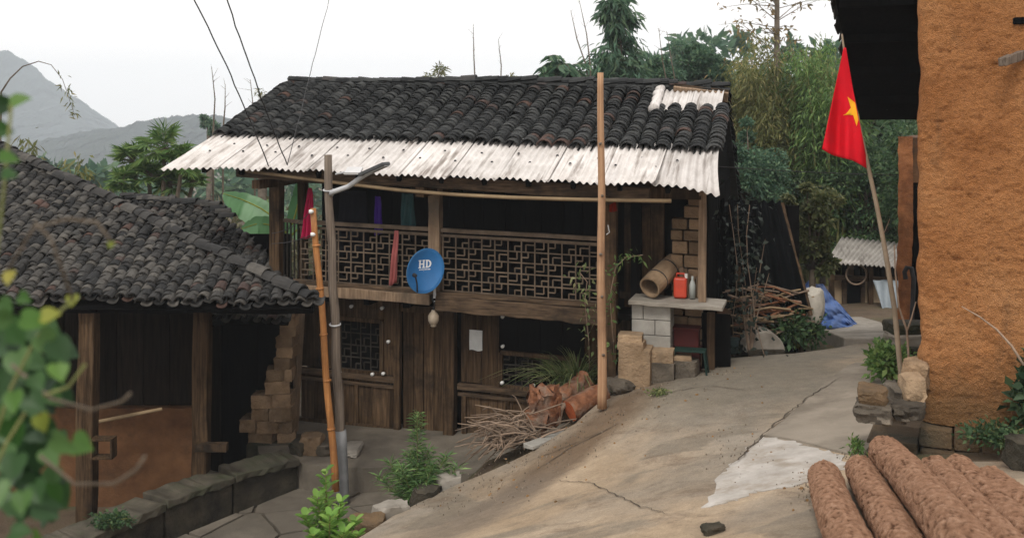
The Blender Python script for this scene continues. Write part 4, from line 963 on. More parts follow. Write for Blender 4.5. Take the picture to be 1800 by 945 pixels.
# dressed stones and layered slabs in front of the counter
def px_rock(name, x, y, wpx, hpx, mat, label, seed, cube=.35, depth=None, rot=.0, group=None, rough=.14, z=None, d=None, sub=3):
    g_ = onroad(x, y) if d is None else P(x, y, d)
    s = g_.y/F
    if z is not None: g_.z = z
    o = rock(name, mat, None, g_+V(0,(depth or wpx*s)*.4,-.02), (wpx*s, depth or wpx*s*.8, hpx*s+.02), rot-HA, seed, rough, cube, sub)
    return tag(o, label, 'stone', group)
def stone_at(name, x, ytop, ybot, wpx, d, dep, mat, label, seed, rot=0.0, rough=.045, cube=.02, ground=True, cat='stone'):
    a, b = P(x, ybot, d), P(x, ytop, d); z0 = min(a.z, zr(a.x, d+dep*.4))-.03 if ground else a.z
    return tag(rock(name, mat, None, V(a.x, d+dep/2, z0), (wpx*d/F, dep, b.z-z0), rot-HA, seed, rough, cube), label, cat)
stone_at('dressed_stone', 1121, 615, 672, 56, 12.98, .34, M_sandstone, 'large squared tan stone block at the road edge by the counter', 3)
stone_at('stone_slab', 1113, 602, 616, 46, 13.0, .28, M_sandstone, 'lower thin tan slab lying on the large squared stone block', 20, ground=False)
stone_at('stone_slab', 1111, 589, 603, 42, 13.02, .26, M_sandstone, 'upper thin tan slab lying on the large squared stone block', 21, .06, ground=False)
stone_at('stone_slab', 1168, 640, 664, 46, 13.02, .32, M_greystone, 'bottom step slab right of the squared block', 30)
stone_at('stone_slab', 1166, 617, 641, 44, 13.06, .28, M_sandstone, 'tan slab on the bottom step slab by the squared block', 31, ground=False)
stone_at('stone_slab', 1205, 636, 654, 50, 13.05, .28, M_greystone, 'grey ground slab furthest along the stone steps', 32, -.1)
stone_at('stone_slab', 1196, 627, 637, 44, 13.1, .26, M_sandstone, 'small tan slab on top of the stone steps', 34, .1, ground=False)
for k, (x, y, wd, hp, z_, lab) in enumerate(((1088,668,42,22,.02,'large grey boulder leaning behind the tall pole foot'),(1100,688,50,20,0,'flat grey boulder at the right of the tall pole foot'),
    (1074,690,26,20,0,'small grey stone touching the tall pole foot'),(1104,672,30,16,.13,'pale broken stone lying on the flat grey boulder'),(1040,672,28,18,.2,'pale round stone behind the red log'),(1116,682,22,14,0,'dark angular stone, last one right of the pole'))):
    g2 = onroad(x, y); s = g2.y/F
    tag(rock('boulder', (M_greystone, M_greystone, M_greystone, M_sandstone, M_greystone, M_darkstone)[k], None, g2+V(0,.05,z_-.04), (wd*s, wd*s*.8, hp*s+.04), k*.7, 40+k, .25, .45), lab, 'boulder')
# ------------------------------------------------------------------ red timber and brushwood at the road edge
def log_mesh(p, q, r0, r1, mat, name, parent, n=18, m=24, rough=.08, sq=0, capmat=None, seed=0, flakes=False):
    fl = []; p, q = Vector(p), Vector(q); t = (q-p).normalized(); a = t.cross(V(0,0,1)).normalized(); b = a.cross(t); mb = MB()
    for i in range(m+1):
        k = i/m; c = p.lerp(q, k)+a*.025*math.sin(k*5+seed)*r0/.14
        for j in range(n):
            th = 2*math.pi*j/n; r = r0+(r1-r0)*k
            if sq: r *= 1/max(abs(math.cos(th)), abs(math.sin(th)))**sq
            dv = Vector((math.cos(th)*2, math.sin(th)*2, k*(q-p).length*5+seed*9))
            r *= 1+rough*noise.noise(dv)+rough*.5*noise.noise(dv*2.7)+rough*.3*noise.noise(dv*7)
            if flakes:
                w3 = Vector((math.cos(th)*r0*15, math.sin(th)*r0*15, k*(q-p).length*7+seed*5)); n1 = noise.noise(w3); n2 = noise.noise(w3*2.6+Vector((9,0,0)))
                ck = max(0, 1-abs(n1)/.10)*max(0, min(1, .25+2.2*noise.noise(w3*.45+Vector((0,0,50))))); pit = max(0, noise.noise(w3*3.4)-.22)*2.6
                r += .007*n2+.003*noise.noise(w3*6)-.009*ck-.008*pit; fl.append(max(0, min(1, .5+.45*n2-.6*ck-.6*pit)))
            mb.v.append(c+a*math.cos(th)*r+b*math.sin(th)*r)
    for i in range(m):
        for j in range(n): mb.f.append((i*n+j, i*n+(j+1) % n, (i+1)*n+(j+1) % n, (i+1)*n+j))
    o = mb.build(name, mat, parent, smooth=True)
    if fl:
        at = o.data.attributes.new('flake', 'FLOAT', 'POINT'); at.data.foreach_set('value', fl)
    for e, i in ((p, 0), (q, m)):
        c = MB(); c.v = [mb.v[i*n+j] + (t*.002*(1 if i else -1)) for j in range(n)]; c.f = [tuple(range(n))]; c.build('cut_end', capmat or M_cut, parent)
    return o
def log_thing(name, label, x0, y0, x1, y1, r0, r1, mat, z0=0, z1=0, sq=0, rough=.1, cap=None, seed=0, group=None):
    a, b = onroad(x0, y0), onroad(x1, y1); a.z += r0*.9+z0; b.z += r1*.9+z1
    t = thing(name, label, 'log', a-V(0,0,r0), group); log_mesh(a, b, r0, r1, mat, 'bark', t, rough=rough, sq=sq, capmat=cap, seed=seed); return t
M_redcut = PLAIN('fresh_red_cut', (0.42,0.11,0.045), .9, .1, .25, 12, .4)
log_thing('split_log', 'squared red split log with a fresh red cut end lying by the road', 1000, 738, 1062, 702, .135, .11, M_redlog, sq=.35, rough=.2, cap=M_redcut, seed=2)
log_thing('split_log', 'rough red log lying behind the squared one by the tall pole', 965, 735, 1030, 695, .13, .16, M_redlog, .04, .04, rough=.45, cap=M_redcut, seed=5)
g2 = onroad(955,760); tag(rock('wood_stump', M_redlog, None, g2+V(0,.06,-.03), (.34,.3,.5), .5, 61, .6, .35, 8), 'split reddish stump standing between brushwood and red logs', 'stump')
a = onroad(945,782); one(MB().beam(a+V(-.12,-.2,.03), a+V(.38,.32,.05), .15, .05, seg=6, wob=.01), 'grey_plank', M_block, 'short grey plank lying at the foot of the stump', 'plank', bevel=.006)
a = onroad(978,748); one(MB().tube([a+V(.02,0,.02), a+V(.06,0,.2), a+V(.14,0,.3)], [.04,.035,.025], 8), 'forked_stick', M_twig, 'pale stick propped between the stump and the red cut end', 'stick')
bw = onroad(895,800); bz = thing('brushwood_pile', 'heap of grey brown brushwood twigs at the road edge', 'brushwood', bw)
for i in range(170):
    k = random.random(); s0 = bw+V(random.uniform(-.15,.35), random.uniform(-.1,.35), .02+abs(random.gauss(0,.13)))
    ang = random.gauss(2.75,.5) if i % 3 else random.uniform(0,6.28); l = random.uniform(.25,.75); el = random.gauss(.12,.3)
    e = s0+V(math.cos(ang)*l*.9, math.sin(ang)*l*.5*-1+.08, math.sin(el)*l); zg = ZT if e.x < -.3 else zr(e.x, e.y); e.z = max(e.z, zg+.03); e.z = min(e.z, s0.z+.3)
    if s0.x > bw.x+.0: s0.z += .22*random.random()
    mid = s0.lerp(e,.5)+V(random.gauss(0,.05), random.gauss(0,.05), random.gauss(.06,.05))
    r = random.uniform(.005,.013)
    MB().tube([s0, s0.lerp(mid,.6)+V(0,0,.02), mid, mid.lerp(e,.6), e], [r,r,r*.9,r*.8,r*.5], 5).build('twig', M_twig, bz)
# low cement lip of the road beside the terrace

ls = [(655,922),(700,902),(760,870),(800,850)]
for k, (x, y) in enumerate(ls):
    g2 = G(x, y); tag(rock('edge_stone', (M_found, M_cement, M_darkstone, M_cement)[k], None, g2+V(-.08,.06,-.28), (.42-.04*k,.3,.33), .6*k, 70+k, .2, .25), ('first','second','third','last')[k]+' rough stone along the lower road edge, counted from the bottom', 'stone', 'road edge stones')
# ================================================================== LEFT HOUSES
def sloped_roof(parent, xl, xr, y0, z0, tanp, rmax, cols_w, ex, mat, R0, nmax, seed, eave_wav=.02):
    """tiles on a slope facing the viewer; rmax(x) is how far back (metres in plan) the slope runs at x"""
    cme = tile_mesh('cover_tile', R0, R0*.88, ex*1.75, 155, .018, mat, 5); pme = tile_mesh('gutter_tile', R0, R0*.9, ex*1.75, 120, .014, mat, 4, True)
    cov, pans = [], []; su = Vector((0,1,tanp)).normalized(); n = int((xr-xl)/cols_w)
    for c in range(n+1):
        x = xl+c*cols_w; mx = rmax(x); r = 0; dr = random.uniform(-.05,.05)
        while r*ex*su.y < mx:
            yy = r*ex*su.y; dip = .045*noise.noise(Vector((x*.5, yy*.5, seed)))+.015*noise.noise(Vector((x*2, yy*2, seed)))
            p = Vector((x+random.uniform(-.02,.02), y0+yy+dr+random.uniform(-.03,.03), z0+tanp*(yy+dr)+dip))
            cov.append(tmat(p+V(0,0,.03), (1,0,0), su, .11, .055)); pans.append(tmat(p+V(cols_w/2,0,0), (1,0,0), su, .09, .05)); r += 1
    lay_tiles(parent, cov, pans, cme, pme, mat, nmax)
lh = thing('clay_house', 'low clay and timber house with grey tiled roof at far left', 'house', V(-5.5,13.4,-1.7))
lr = bpy.data.objects.new('roof', None); link(lr, lh, V(-5,12.5,1.2))
E0, ZE, TP = 11.9, 1.28, .51
XR = (552-900)/F*E0
def rm1(x): return min(max(0, (XR-x)*.62-.0), 5.2)
sloped_roof(lr, -7.9, XR+.02, E0, ZE, TP, rm1, .145, .09, M_tile_l, .078, 300, 5)
ridge2 = tile_mesh('hip_tile', .11, .10, .25, 140, .016, M_tile_l)
for k in range(46):
    x = XR-.02-k*.13; yy = rm1(x); p = V(x, E0+yy, ZE+TP*yy+.06+random.uniform(-.015,.02)); dirn = V(-1,.62,.62*TP)
    piece('hip_tile', ridge2, lr, tmat(p, V(.62,1,0), dirn, .05, .08))
def lunder(s, t):
    x = -8+(XR-.05+8)*s; yy = rm1(x)*t; return V(x, E0+.05+yy, ZE+TP*yy-.09)
MB().grid(lunder, 30, 6).build('roof_boarding', M_wooddark, lr, solid=.02)
def lside(s, t):
    x = -8+(XR-.05+8)*s; yy = rm1(x); q = min(1, yy/.8); return V(x+t*.5*q, E0+.05+yy+t*.9*q, ZE+TP*yy-.02-t*.6*q)
MB().grid(lside, 30, 3).build('hip_slope', M_tile_l, lr, solid=.03)
MB().beam(V(-8,E0+.22,ZE-.08), V(XR-.05,E0+.25,ZE-.1), .1, .14, seg=12, wob=.01).build('eave_beam', M_wooddark, lr)
for x in np.arange(-7.8, XR-.6, .55):
    yr_ = min(1.6, rm1(x)-.12); MB().beam(V(x,E0+.1,ZE-.10), V(x,E0+yr_,ZE-.15+TP*yr_), .06, .08, seg=3).build('rafter', M_wooddark, lr)
for px, dd in ((152,12.2),(353,13.0)):
    b = P(px,925,dd); b.z = -1.75; tpz = ZE+TP*(dd-E0)-.12
    MB().beam(b, V(b.x+.03, dd, tpz), .21, .2, up=(0,1,0), seg=10, wob=.012, taper=.92).build('porch_post', M_woodv, lh, bevel=.015)
def claywall(name, O, U, Nn, L, w0, w1, mat, parent, res, amp, seed, topfn=None, rnd=.12, back=True, lifts=0):
    nu, nw = int(L/res), int((w1-w0)/res); vs = []
    for i in range(nu+1):
        s = i/nu*L
        for j in range(nw+1):
            h = w0+(w1-w0)*j/nw; q = Vector((s*1.0, h, seed))
            dsp = amp*(noise.fractal(q*2.2, .8, 2.1, 5)*.6 + .6*noise.noise(q*9) + .45*noise.noise(q*22)+.25*noise.noise(q*48)) + amp*1.6*noise.noise(q*.7)
            if lifts:
                lh_ = (h+.05*noise.noise(Vector((s*1.2, seed, 5)))-lifts) % .62; dsp += .014*(lh_/.62-.5)-.022*max(0, 1-abs(lh_-.0)/.03)*max(0, .4+noise.noise(Vector((s*2, h, 9))))
                dv_ = noise.voronoi(q*13+noise.noise_vector(q*6)*.6)[0]; dsp -= .020*max(0, 1-dv_[0]/.42)*max(0, .15+noise.noise(q*2.3)); dsp += .012*noise.noise(q*34)
            e = max(0, 1-s/rnd) if rnd else 0; dsp -= rnd*(1-math.sqrt(max(0,1-e*e)))
            edge = .04*noise.noise(Vector((h*1.7, seed, 1)))*(1 if i == 0 else max(0, 1-s*2))+.03*noise.noise(Vector((h*5, seed, 2)))*max(0, 1-s*3)
            vs.append(O+U*(s+edge)+Nn*dsp+V(0,0,h))
    f = [(i*(nw+1)+j, (i+1)*(nw+1)+j, (i+1)*(nw+1)+j+1, i*(nw+1)+j+1) for i in range(nu) for j in range(nw)]
    o = obj_np(name, [tuple(p) for p in vs], f, mat, parent, smooth=True); return o
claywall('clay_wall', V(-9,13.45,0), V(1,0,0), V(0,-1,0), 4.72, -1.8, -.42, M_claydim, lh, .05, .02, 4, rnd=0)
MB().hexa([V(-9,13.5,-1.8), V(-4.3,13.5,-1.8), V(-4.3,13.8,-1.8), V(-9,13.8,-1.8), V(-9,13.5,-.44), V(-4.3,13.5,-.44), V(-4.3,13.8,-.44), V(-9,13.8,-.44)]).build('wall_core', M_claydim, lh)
for k in range(13):
    x = -9+k*.36; MB().box(V(x+.18,13.62,.55), V(.172,0,0), V(0,.02,0), V(0,0,.97)).build('wall_plank', M_shadeplank, lh)
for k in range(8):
    y = 13.85+k*.4; MB().box(V(-4.32,y+.2,-.6), V(.02,0,0), V(0,.19,0), V(0,0,1.1)).build('wall_plank', M_shadeplank, lh)
MB().tube([P(165,742,12.7), P(225,730,12.75), P(285,718,12.8)], [.022,.025,.02], 7).build('stick_rail', M_bambooh, lh)
MB().box(P(372,785,12.7), V(.2,0,0), V(0,.05,0), V(0,0,.05)).build('wooden_bracket', M_woodv, lh)
q = P(182,786,12.0); fb = bpy.data.objects.new('wall_box', None); link(fb, lh, q)
for dx, dz, sx, sz in ((0,.11,.13,.012),(0,-.11,.13,.012),(-.12,0,.012,.1),(.12,0,.012,.1)): MB().box(q+V(dx,0,dz), V(sx,0,0), V(0,.08,0), V(0,0,sz)).build('box_board', M_woodv, fb)
# second roof between the left house and the timber house
s2 = thing('tiled_shed', 'lower shed roof of paler grey tiles between clay house and timber house', 'shed', V(-4.4,15,-1.7))
sr = bpy.data.objects.new('roof', None); link(sr, s2, V(-4.4,15,1))
E2, Z2, X2 = 13.95, CZ-342*13.95/F, (505-900)/F*13.95
def rm2(x): return float(np.interp(X2-x, [0,.55,1.0,1.95,3.6], [.3,1.15,1.7,2.65,2.9]))
sloped_roof(sr, -6.6, X2, E2, Z2, TP, rm2, .14, .088, M_tile_l, .075, 300, 9)
def sunder(s, t):
    x = -6.6+(X2+6.6)*s; yy = rm2(x)*t; return V(x, E2+.05+yy, Z2+TP*yy-.08)
MB().grid(sunder, 20, 6).build('roof_boarding', M_wooddark, sr, solid=.02)
for k in range(22):
    x = -6.6+k*.075*1.35; yy = 2.75
    if x < -4.75: piece('ridge_tile', ridge2, sr, tmat(V(x, E2+rm2(x), Z2+TP*rm2(x)+.04), (0,-1,0), (1,0,.1), .04, .07))
for x, y in ((-6.3,14.15),(-4.05,15.3),(-6.3,16.4),(-4.9,16.4)): MB().beam(V(x,y,-1.8), V(x,y,Z2+TP*(y-E2)-.1), .14, .14, up=(0,1,0)).build('shed_post', M_woodv, s2)
for k in range(9): MB().box(V(-6.3+k*.31,16.5,-.1), V(.15,0,0), V(0,.02,0), V(0,0,1.7)).build('wall_plank', M_wooddark, s2)
for k in range(6): MB().box(V(-6.1+k*.52,14.75,-.3), V(.255,0,0), V(0,.02,0), V(0,0,1.45)).build('wall_plank', M_wooddark, s2)
# broken adobe wall, stepped, at the left end of the timber house
aw = thing('broken_adobe_wall', 'crumbling stepped wall of tan adobe bricks by the leaning post', 'brick wall', P(480,790,14.3))
dA = 14.35; prof = [(782,440),(757,424),(735,446),(712,445),(690,463),(668,466),(648,484),(628,488),(610,486),(592,490),(574,492),(558,492)]
for i, (y, xl) in enumerate(prof):
    x = xl; yb = y; yt = prof[i+1][0] if i+1 < len(prof) else y-16
    while x < 514:
        wpx = random.uniform(28,48); x1 = min(x+wpx, 516+random.uniform(-4,4))
        if x1-x < 9: break
        a, b = P(x+.8,yb,dA), P(x1-.8,yt+1.6,dA); dv = random.uniform(-.08,.06)-.02*(12-i)*.3
        rock('adobe_brick', M_adobe, aw, V((a.x+b.x)/2, dA+dv+.14, a.z-.008+random.uniform(-.006,.006)), (b.x-a.x+.012, .34, b.z-a.z+.016), random.gauss(0,.11), x+y, .09, .02, 4)
        x = x1
MB().hexa([P(432,815,dA-.1), P(520,815,dA-.1), P(520,815,dA-.1)+V(0,.5,0), P(432,815,dA-.1)+V(0,.5,0), P(432,780,dA-.1), P(520,780,dA-.1), P(520,780,dA-.1)+V(0,.5,0), P(432,780,dA-.1)+V(0,.5,0)]).build('footing', M_darkstone, aw, bevel=.03)
for k, (x, y, wd, hp, m) in enumerate(((548,800,40,34,M_adobe),(575,790,44,22,M_greystone),(530,812,36,24,M_darkstone),(615,772,60,14,M_cement))):
    p = P(x, y, 13.95); p.z = ZT-.02; tag(rock('yard_stone', m, None, p, (wd*13.9/F, .3, hp*13.9/F), k*.5, 90+k, .2, .3), ('tan rubble block at the foot of the leaning post', 'grey stone just right of the leaning post foot', 'dark stone at the corner of the kerb wall', 'flat pale step stone before the left wall panels')[k], 'stone')
# ================================================================== RIGHT CLAY HOUSE
rh = thing('clay_house', 'orange rammed clay house with stone base cut off by the right edge', 'house', R(1.5, 2.2, .3))
_, wcb = RX(1640, 735, 0); W0, W1 = wcb-.05, 5.2
claywall('clay_wall', R(0,0,0), RU, -RV, 3.2, W0, 4.75, M_clay, rh, .0145, .026, 11, rnd=.16, lifts=.31)
claywall('side_wall', R(0.05,0.13,0), RV, -RU, 4.2, W0, 4.6, M_clay, rh, .08, .03, 12, rnd=0)
MB().hexa([R(.16,.12,W0-.4), R(3.2,.12,W0-.4), R(3.2,4.2,W0-.4), R(.16,4.2,W0-.4), R(.16,.12,4.6), R(3.2,.12,4.6), R(3.2,4.2,4.6), R(.16,4.2,4.6)]).build('wall_core', M_claydim, rh)
# foundation: course of thin stones over large upright blocks
_, wfb = RX(1560, 812, 0)
u = -.42; ub = [(-.42,.02),(.03,.33),(.335,.62),(.625,1.1),(1.105,1.7),(1.705,2.4),(2.405,3.2)]
for k, (a, b) in enumerate(ub):
    MB().hbox(a+.006, b-.006, -.12+random.uniform(-.02,.02)-(.0 if k else .02), .4, wfb-.6, W0-.20 if k else W0-.16, R).build('foundation_stone', M_found, rh, bevel=.018)
for k, (a, b) in enumerate(((.02,.30),(.305,.52),(.53,.95),(.96,1.6),(1.61,2.5),(2.51,3.2))):
    MB().hbox(a+.005, b-.005, -.10+random.uniform(-.02,.02), .3, W0-.19, W0-.02+random.uniform(-.015,.02), R).build('foundation_stone', M_found, rh, bevel=.015)
# roof: ridge along u at v 2.1, back slope reaching low behind
lv = bpy.data.objects.new('roof', None); link(lv, rh, R(1,2,4.6))
ub0, wb0 = RX(1512, 209, 4.75)
wr = wb0+ (4.75-2.1)*.60
def rback(s, t): v = -.4+t*5.15; return R(ub0+(3.4-ub0)*s, v, wr-(v-2.1)*.60)
MB().grid(rback, 12, 10).build('roof_boarding', M_wooddark, lv, solid=.03)
tme = tile_mesh('cover_tile', .115, .10, .25, 150, .018, M_tile_l, 5); tl_ = []
dn = (R(0,3,wr-.54)-R(0,2,wr+.06)).normalized()
for r in range(36):
    for c in range(4):
        v = 4.75-r*.135; tl_.append(tmat(R(ub0+.03+c*.22, v, wr-(v-2.1)*.60+.06), -RU, -dn, .11, .06))
tl_.sort(key=lambda M: (M.translation-CAMP).length)
for M in tl_: piece('roof_tile', tme, lv, M)
for v in (1.2,2.4,3.0,3.6,4.2): MB().beam(R(ub0+.05,v,wr-(v-2.1)*.6-.09), R(.6,v,wr-(v-2.1)*.6-.09), .08, .1).build('purlin', M_wooddark, lv)
# wooden peg, putlog hole and dry root on the clay face
u, w = RX(1782, 103, -.1); MB().beam(R(u+.12,.1,w+.06), R(u-.09,-.28,w-.04), .07, .075).build('wooden_peg', M_polegrey, rh, bevel=.006)
u, w = RX(1794, 37, 0); MB().hbox(u-.06,u+.1,-.03,.05,w-.03,w+.03,R).build('putlog_hole', M_tindark, rh, bevel=.01)
rt = [RX(x, y, -.05) for x, y in ((1690,538),(1722,556),(1752,578),(1778,606),(1800,640),(1830,680))]
one(MB().tube([R(a, -.05-.01*i, b) for i, (a, b) in enumerate(rt)], [.004,.007,.009,.011,.012,.012], 6), 'dry_root', M_twig, 'pale dry creeper stem trailing over the orange clay wall', 'creeper', smooth=True)
# stones stacked at the corner of the clay house
ts = R(-.2,-.05,W0-.15)
for k, (x, y, wd, hp, dz, lab) in enumerate(((1545,742,60,30,0,'flat grey stone slab on the corner foundation, under a brown boulder'),(1541,715,46,30,0,'squared brown boulder on the flat slab at the clay corner'),
    (1600,738,58,28,0,'slanting grey stone lying beside the flat slab at the corner'),(1582,715,32,34,0,'grey pointed stone wedged between two boulders at the flag pole foot'),(1610,708,40,44,0,'pale rounded boulder against the clay wall corner'),(1618,690,44,52,0,'brownish stone behind the pale boulder, touching the clay corner'))):
    dd = (8.55,8.6,8.6,8.85,8.75,9.0)[k]; p = P(x, y, dd); s = dd/F
    tag(rock('corner_stone', (M_greystone, M_found, M_greystone, M_greystone, M_sandstone, M_adobe)[k], None, p+V(0,.1,-.01), (wd*s,.34,hp*s), -RA+(0,.1,.35,.5,.2,.0)[k], 110+k, .2, (.1,.3,.3,.4,.4,.3)[k]), lab, 'stone')
# base under the corner stones
c_ = P(1540,770,8.6)
# ------------------------------------------------------------------ flag
dF = 9.9; fb0 = P(1588,692,dF); zb_ = zr(fb0.x, fb0.y); fb0.z = min(fb0.z, zb_)
ft = P(1479,68,dF)
fp = thing('flag_pole', 'thin bamboo flag pole leaning left beside the clay house corner', 'flag pole', P(1588,700,dF))
mid = P(1541,360,dF)
pts = [P(1588,700,dF)+V(0,0,-.25)] + [P(x, y, dF) for x, y in ((1586,680),(1572,540),(1556,440),(1541,360),(1526,292),(1510,220),(1495,150),(1484,90),(1480,60))]
MB().tube(pts, [.028,.027,.026,.024,.022,.02,.017,.014,.011,.009], 9).build('stem', MAT('flag_bamboo', (0.16,0.125,0.09), (0.31,0.245,0.175), 3, 6, bst=.3), fp, smooth=True)
fl = thing('flag', 'red flag with a yellow star hanging furled from the leaning pole', 'flag', P(1525,297,dF))
def fedge(y):                                           # hoist and fly edges of the hanging cloth at photo row y
    xr_ = np.interp(y, [84,150,220,295], [1486,1498,1512,1527]); xl_ = np.interp(y, [84,120,200,262,297], [1483,1474,1458,1445,1525]); return xl_, xr_
def fpt(x, y, out=0.0):
    fold = .05*math.sin((x-1445)*.10+(y-84)*.012)*min(1,(y-84)/120)+.03*math.sin((x-1445)*.21-1)*min(1,(y-84)/150)
    return P(x, y, dF-.03-fold-out)
nn = 40; rows = []
mb = MB()
def ftop(s, t):
    # s across from fly (0) to hoist (1); t down the cloth
    xa, ya = np.interp(t, [0,1], [1483,1445]), np.interp(t, [0,1], [84,262]); xb, yb = np.interp(t, [0,.33,.66,1], [1487,1499,1513,1527]), np.interp(t, [0,1], [84,297])
    return fpt(xa+(xb-xa)*s, ya+(yb-ya)*s+2.5*math.sin(s*7)*t)
mb.grid(ftop, 24, 40).build('flag_cloth', PLAIN('red_flag_cloth', (0.62,0.006,0.018), .75, .15, .08), fl, smooth=True, solid=.003)
cxs, cys = 1505, 193; star = []
for k in range(10):
    rr_ = 27 if k % 2 == 0 else 10.5; t = math.radians(-128+36*k); star.append(Vector((cxs+rr_*math.cos(t)*.92, cys+rr_*math.sin(t)*1.08)))
star = clip_half(star, Vector((1505.5,193)), Vector((210,-40)).normalized())
v, e, f, *_ = delaunay_2d_cdt(star+[Vector((x, y)) for x in range(1478,1515,4) for y in range(162,226,4)], [(i,(i+1) % len(star)) for i in range(len(star))], [], 1, 1e-4)
mb = MB(); mb.v = [fpt(p.x, p.y, .007) for p in v]; mb.f = [tuple(a) for a in f]
mb.build('star', PLAIN('yellow_star_cloth', (0.85,0.42,0.02), .75, .15, .06), fl, smooth=True)
# ================================================================== YARD AT THE RIGHT BACK
M_clayred = MAT('red_brown_clay', (0.16,0.06,0.025), (0.38,0.16,0.065), 2.2, 10, bs=30, bst=0.9, bd=0.02, stain=(0.10,0.045,0.022), stain_scale=1.5)
cw = thing('clay_wall_end', 'narrow end of a red brown clay wall behind the flag pole', 'wall', P(1593,600,14.6))
O = P(1580,600,14.6); O.z = -.1
hgt_ = P(1580,240,14.6).z
claywall('wall_face', V(O.x,14.6,0), V(1,0,0), V(0,-1,0), .20, .1, hgt_, M_clayred, cw, .03, .02, 21, rnd=.05)
MB().hexa([V(O.x+.03,14.66,-.1), V(O.x+.9,14.9,-.1), V(O.x+2.0,16.5,-.1), V(O.x+.95,16.5,-.1), V(O.x+.03,14.66,hgt_-.02), V(O.x+.9,14.9,hgt_-.02), V(O.x+2.0,16.5,hgt_), V(O.x+.95,16.5,hgt_)]).build('wall_core', M_claydim, cw)
MB().box(V(O.x+.32,14.72,1.3), V(.08,0,0), V(0,.05,0), V(0,0,1.25)).build('dark_post', M_wooddark, cw)
MB().box(V(O.x+.12,14.75,0), V(.16,0,0), V(0,.2,0), V(0,0,.12)).build('footing', M_darkstone, cw)
hp = [P(x, y, 14.4) for x, y in ((1592,490),(1590,478),(1594,470),(1602,471),(1606,490),(1604,540),(1600,600))]
one(MB().tube(hp, .035, 8), 'hose', M_wire, 'black hose looped over the clay wall end', 'hose', smooth=True)
for k in range(5):
    p = P(1597, 610+k*16, 13.2-.1*k); tag(rock('stacked_stone', (M_darkstone, M_cement)[k % 2], None, V(p.x, p.y, .12+.13*(4-k)), (.55-.03*k,.4,.15), .1*k, 130+k, .1, .12), ('topmost','second','third','fourth','lowest')[k]+' flat stone of the low stack by the flag pole', 'stone', 'stack of flat stones')
p = P(1570,620,13.0); one(MB().beam(P(1553,640,13.0), P(1590,590,13.1), .14, .03, up=(0,1,0), wob=.006), 'black_board', M_wooddark, 'black board propped against the stack of flat stones', 'board')
# thin forked sapling beside the flag pole
fs = thing('dead_sapling', 'thin dead forked sapling standing right of the flag pole', 'sapling', P(1600,690,9.9))
MB().tube([P(1600,705,9.9), P(1598,640,9.9), P(1594,580,9.9), P(1580,540,9.9), P(1574,480,9.9), P(1572,430,9.9)], [.012,.012,.011,.01,.008,.005], 6).build('stem', M_twig, fs)
MB().tube([P(1594,582,9.9), P(1602,560,9.9), P(1610,530,9.9)], [.009,.008,.005], 6).build('branch', M_twig, fs)
MB().tube([P(1548,420,9.9), P(1556,405,9.88), P(1564,385,9.86)], [.007,.005,.003], 5).build('branch', M_twig, fs)
# dark lean-to with hung sheets
ln = thing('lean_to', 'dark lean-to of corrugated sheets beside the timber house', 'lean-to', P(1340,610,16))
T = [P(1258,350,15.75), P(1371,355,15.6), P(1422,548,14.9), P(1262,560,15.3)]
def lsheet(s, t):
    p = T[0].lerp(T[1], s).lerp(T[3].lerp(T[2], s), t); return p+V(0,-.025*math.cos(2*math.pi*8*s),.025*math.cos(2*math.pi*8*s))
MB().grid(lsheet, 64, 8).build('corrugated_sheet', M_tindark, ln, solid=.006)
MB().beam(T[1]+V(.02,0,-.02), T[2]+V(.02,-.02,-.05), .05, .05, seg=8).build('edge_batten', M_woodv, ln)
MB().hexa([P(1262,380,15.7), P(1330,380,15.7), P(1330,380,15.7)+V(0,.05,0), P(1262,380,15.7)+V(0,.05,0), P(1262,352,15.75), P(1330,352,15.75), P(1330,352,15.8), P(1262,352,15.8)]).build('head_board', M_wooddark, ln)
for k in range(7):
    a_ = P(1262+k*22,630,16.1); MB().box(V(a_.x,16.1,.9), V(.095,0,0), V(0,.02,0), V(0,0,1.2)).build('wall_plank', M_wooddark, ln)
for x in (1300,1365,1408): a_ = P(x,600,15.2); MB().beam(V(a_.x,15.2,-.2), V(a_.x,15.35,P(x,500,15.2).z+.25), .08, .08, up=(0,1,0)).build('post', M_woodv, ln)
fw = thing('firewood_stack', 'stack of thin firewood branches under the dark lean-to', 'firewood', P(1350,590,15.1))
for i in range(110):
    x = random.uniform(1300,1410); y = random.uniform(505,592)-max(0,(x-1330))*.0; a_ = P(x, y, random.uniform(14.85,15.2)); an = random.gauss(0,.18); l = random.uniform(.25,.6)
    MB().tube([a_-V(math.cos(an)*l/2,0.05,math.sin(an)*l/2), a_+V(0,0,random.gauss(0,.02)), a_+V(math.cos(an)*l/2,-.03,math.sin(an)*l/2)], random.uniform(.009,.02), 5).build('branch', (M_twig, M_bambooh, M_redlog)[i % 3], fw)
MB().box(P(1355,575,15.35), V(.5,0,0), V(0,.12,0), V(0,0,.35)).build('inner_pile', M_wooddark, fw)
# stone trough
tr = thing('stone_trough', 'half round pale stone trough at the yard edge under the lean-to', 'trough', onroad(1345,622))
q = onroad(1345,622); mb = MB(); N = 14
sec = [(.29*math.cos(t), .30*math.sin(t)) for t in np.linspace(math.pi*1.0, 0, N)]
for yy in (0,.5):
    for xx, zz in sec: mb.v.append(q+V(xx, yy+.05*(-xx), zz+.02))
mb.f = [(i, i+1, N+i+1, N+i) for i in range(N-1)] + [tuple(range(N)), tuple(reversed(range(N,2*N))), (0,N,2*N-1,N-1)]
mb.build('trough_body', M_cement, tr, bevel=.012)
MB().box(q+V(0,-.06,.035), V(.26,0,0), V(0,.05,0), V(0,0,.035)).build('foot', M_darkstone, tr)
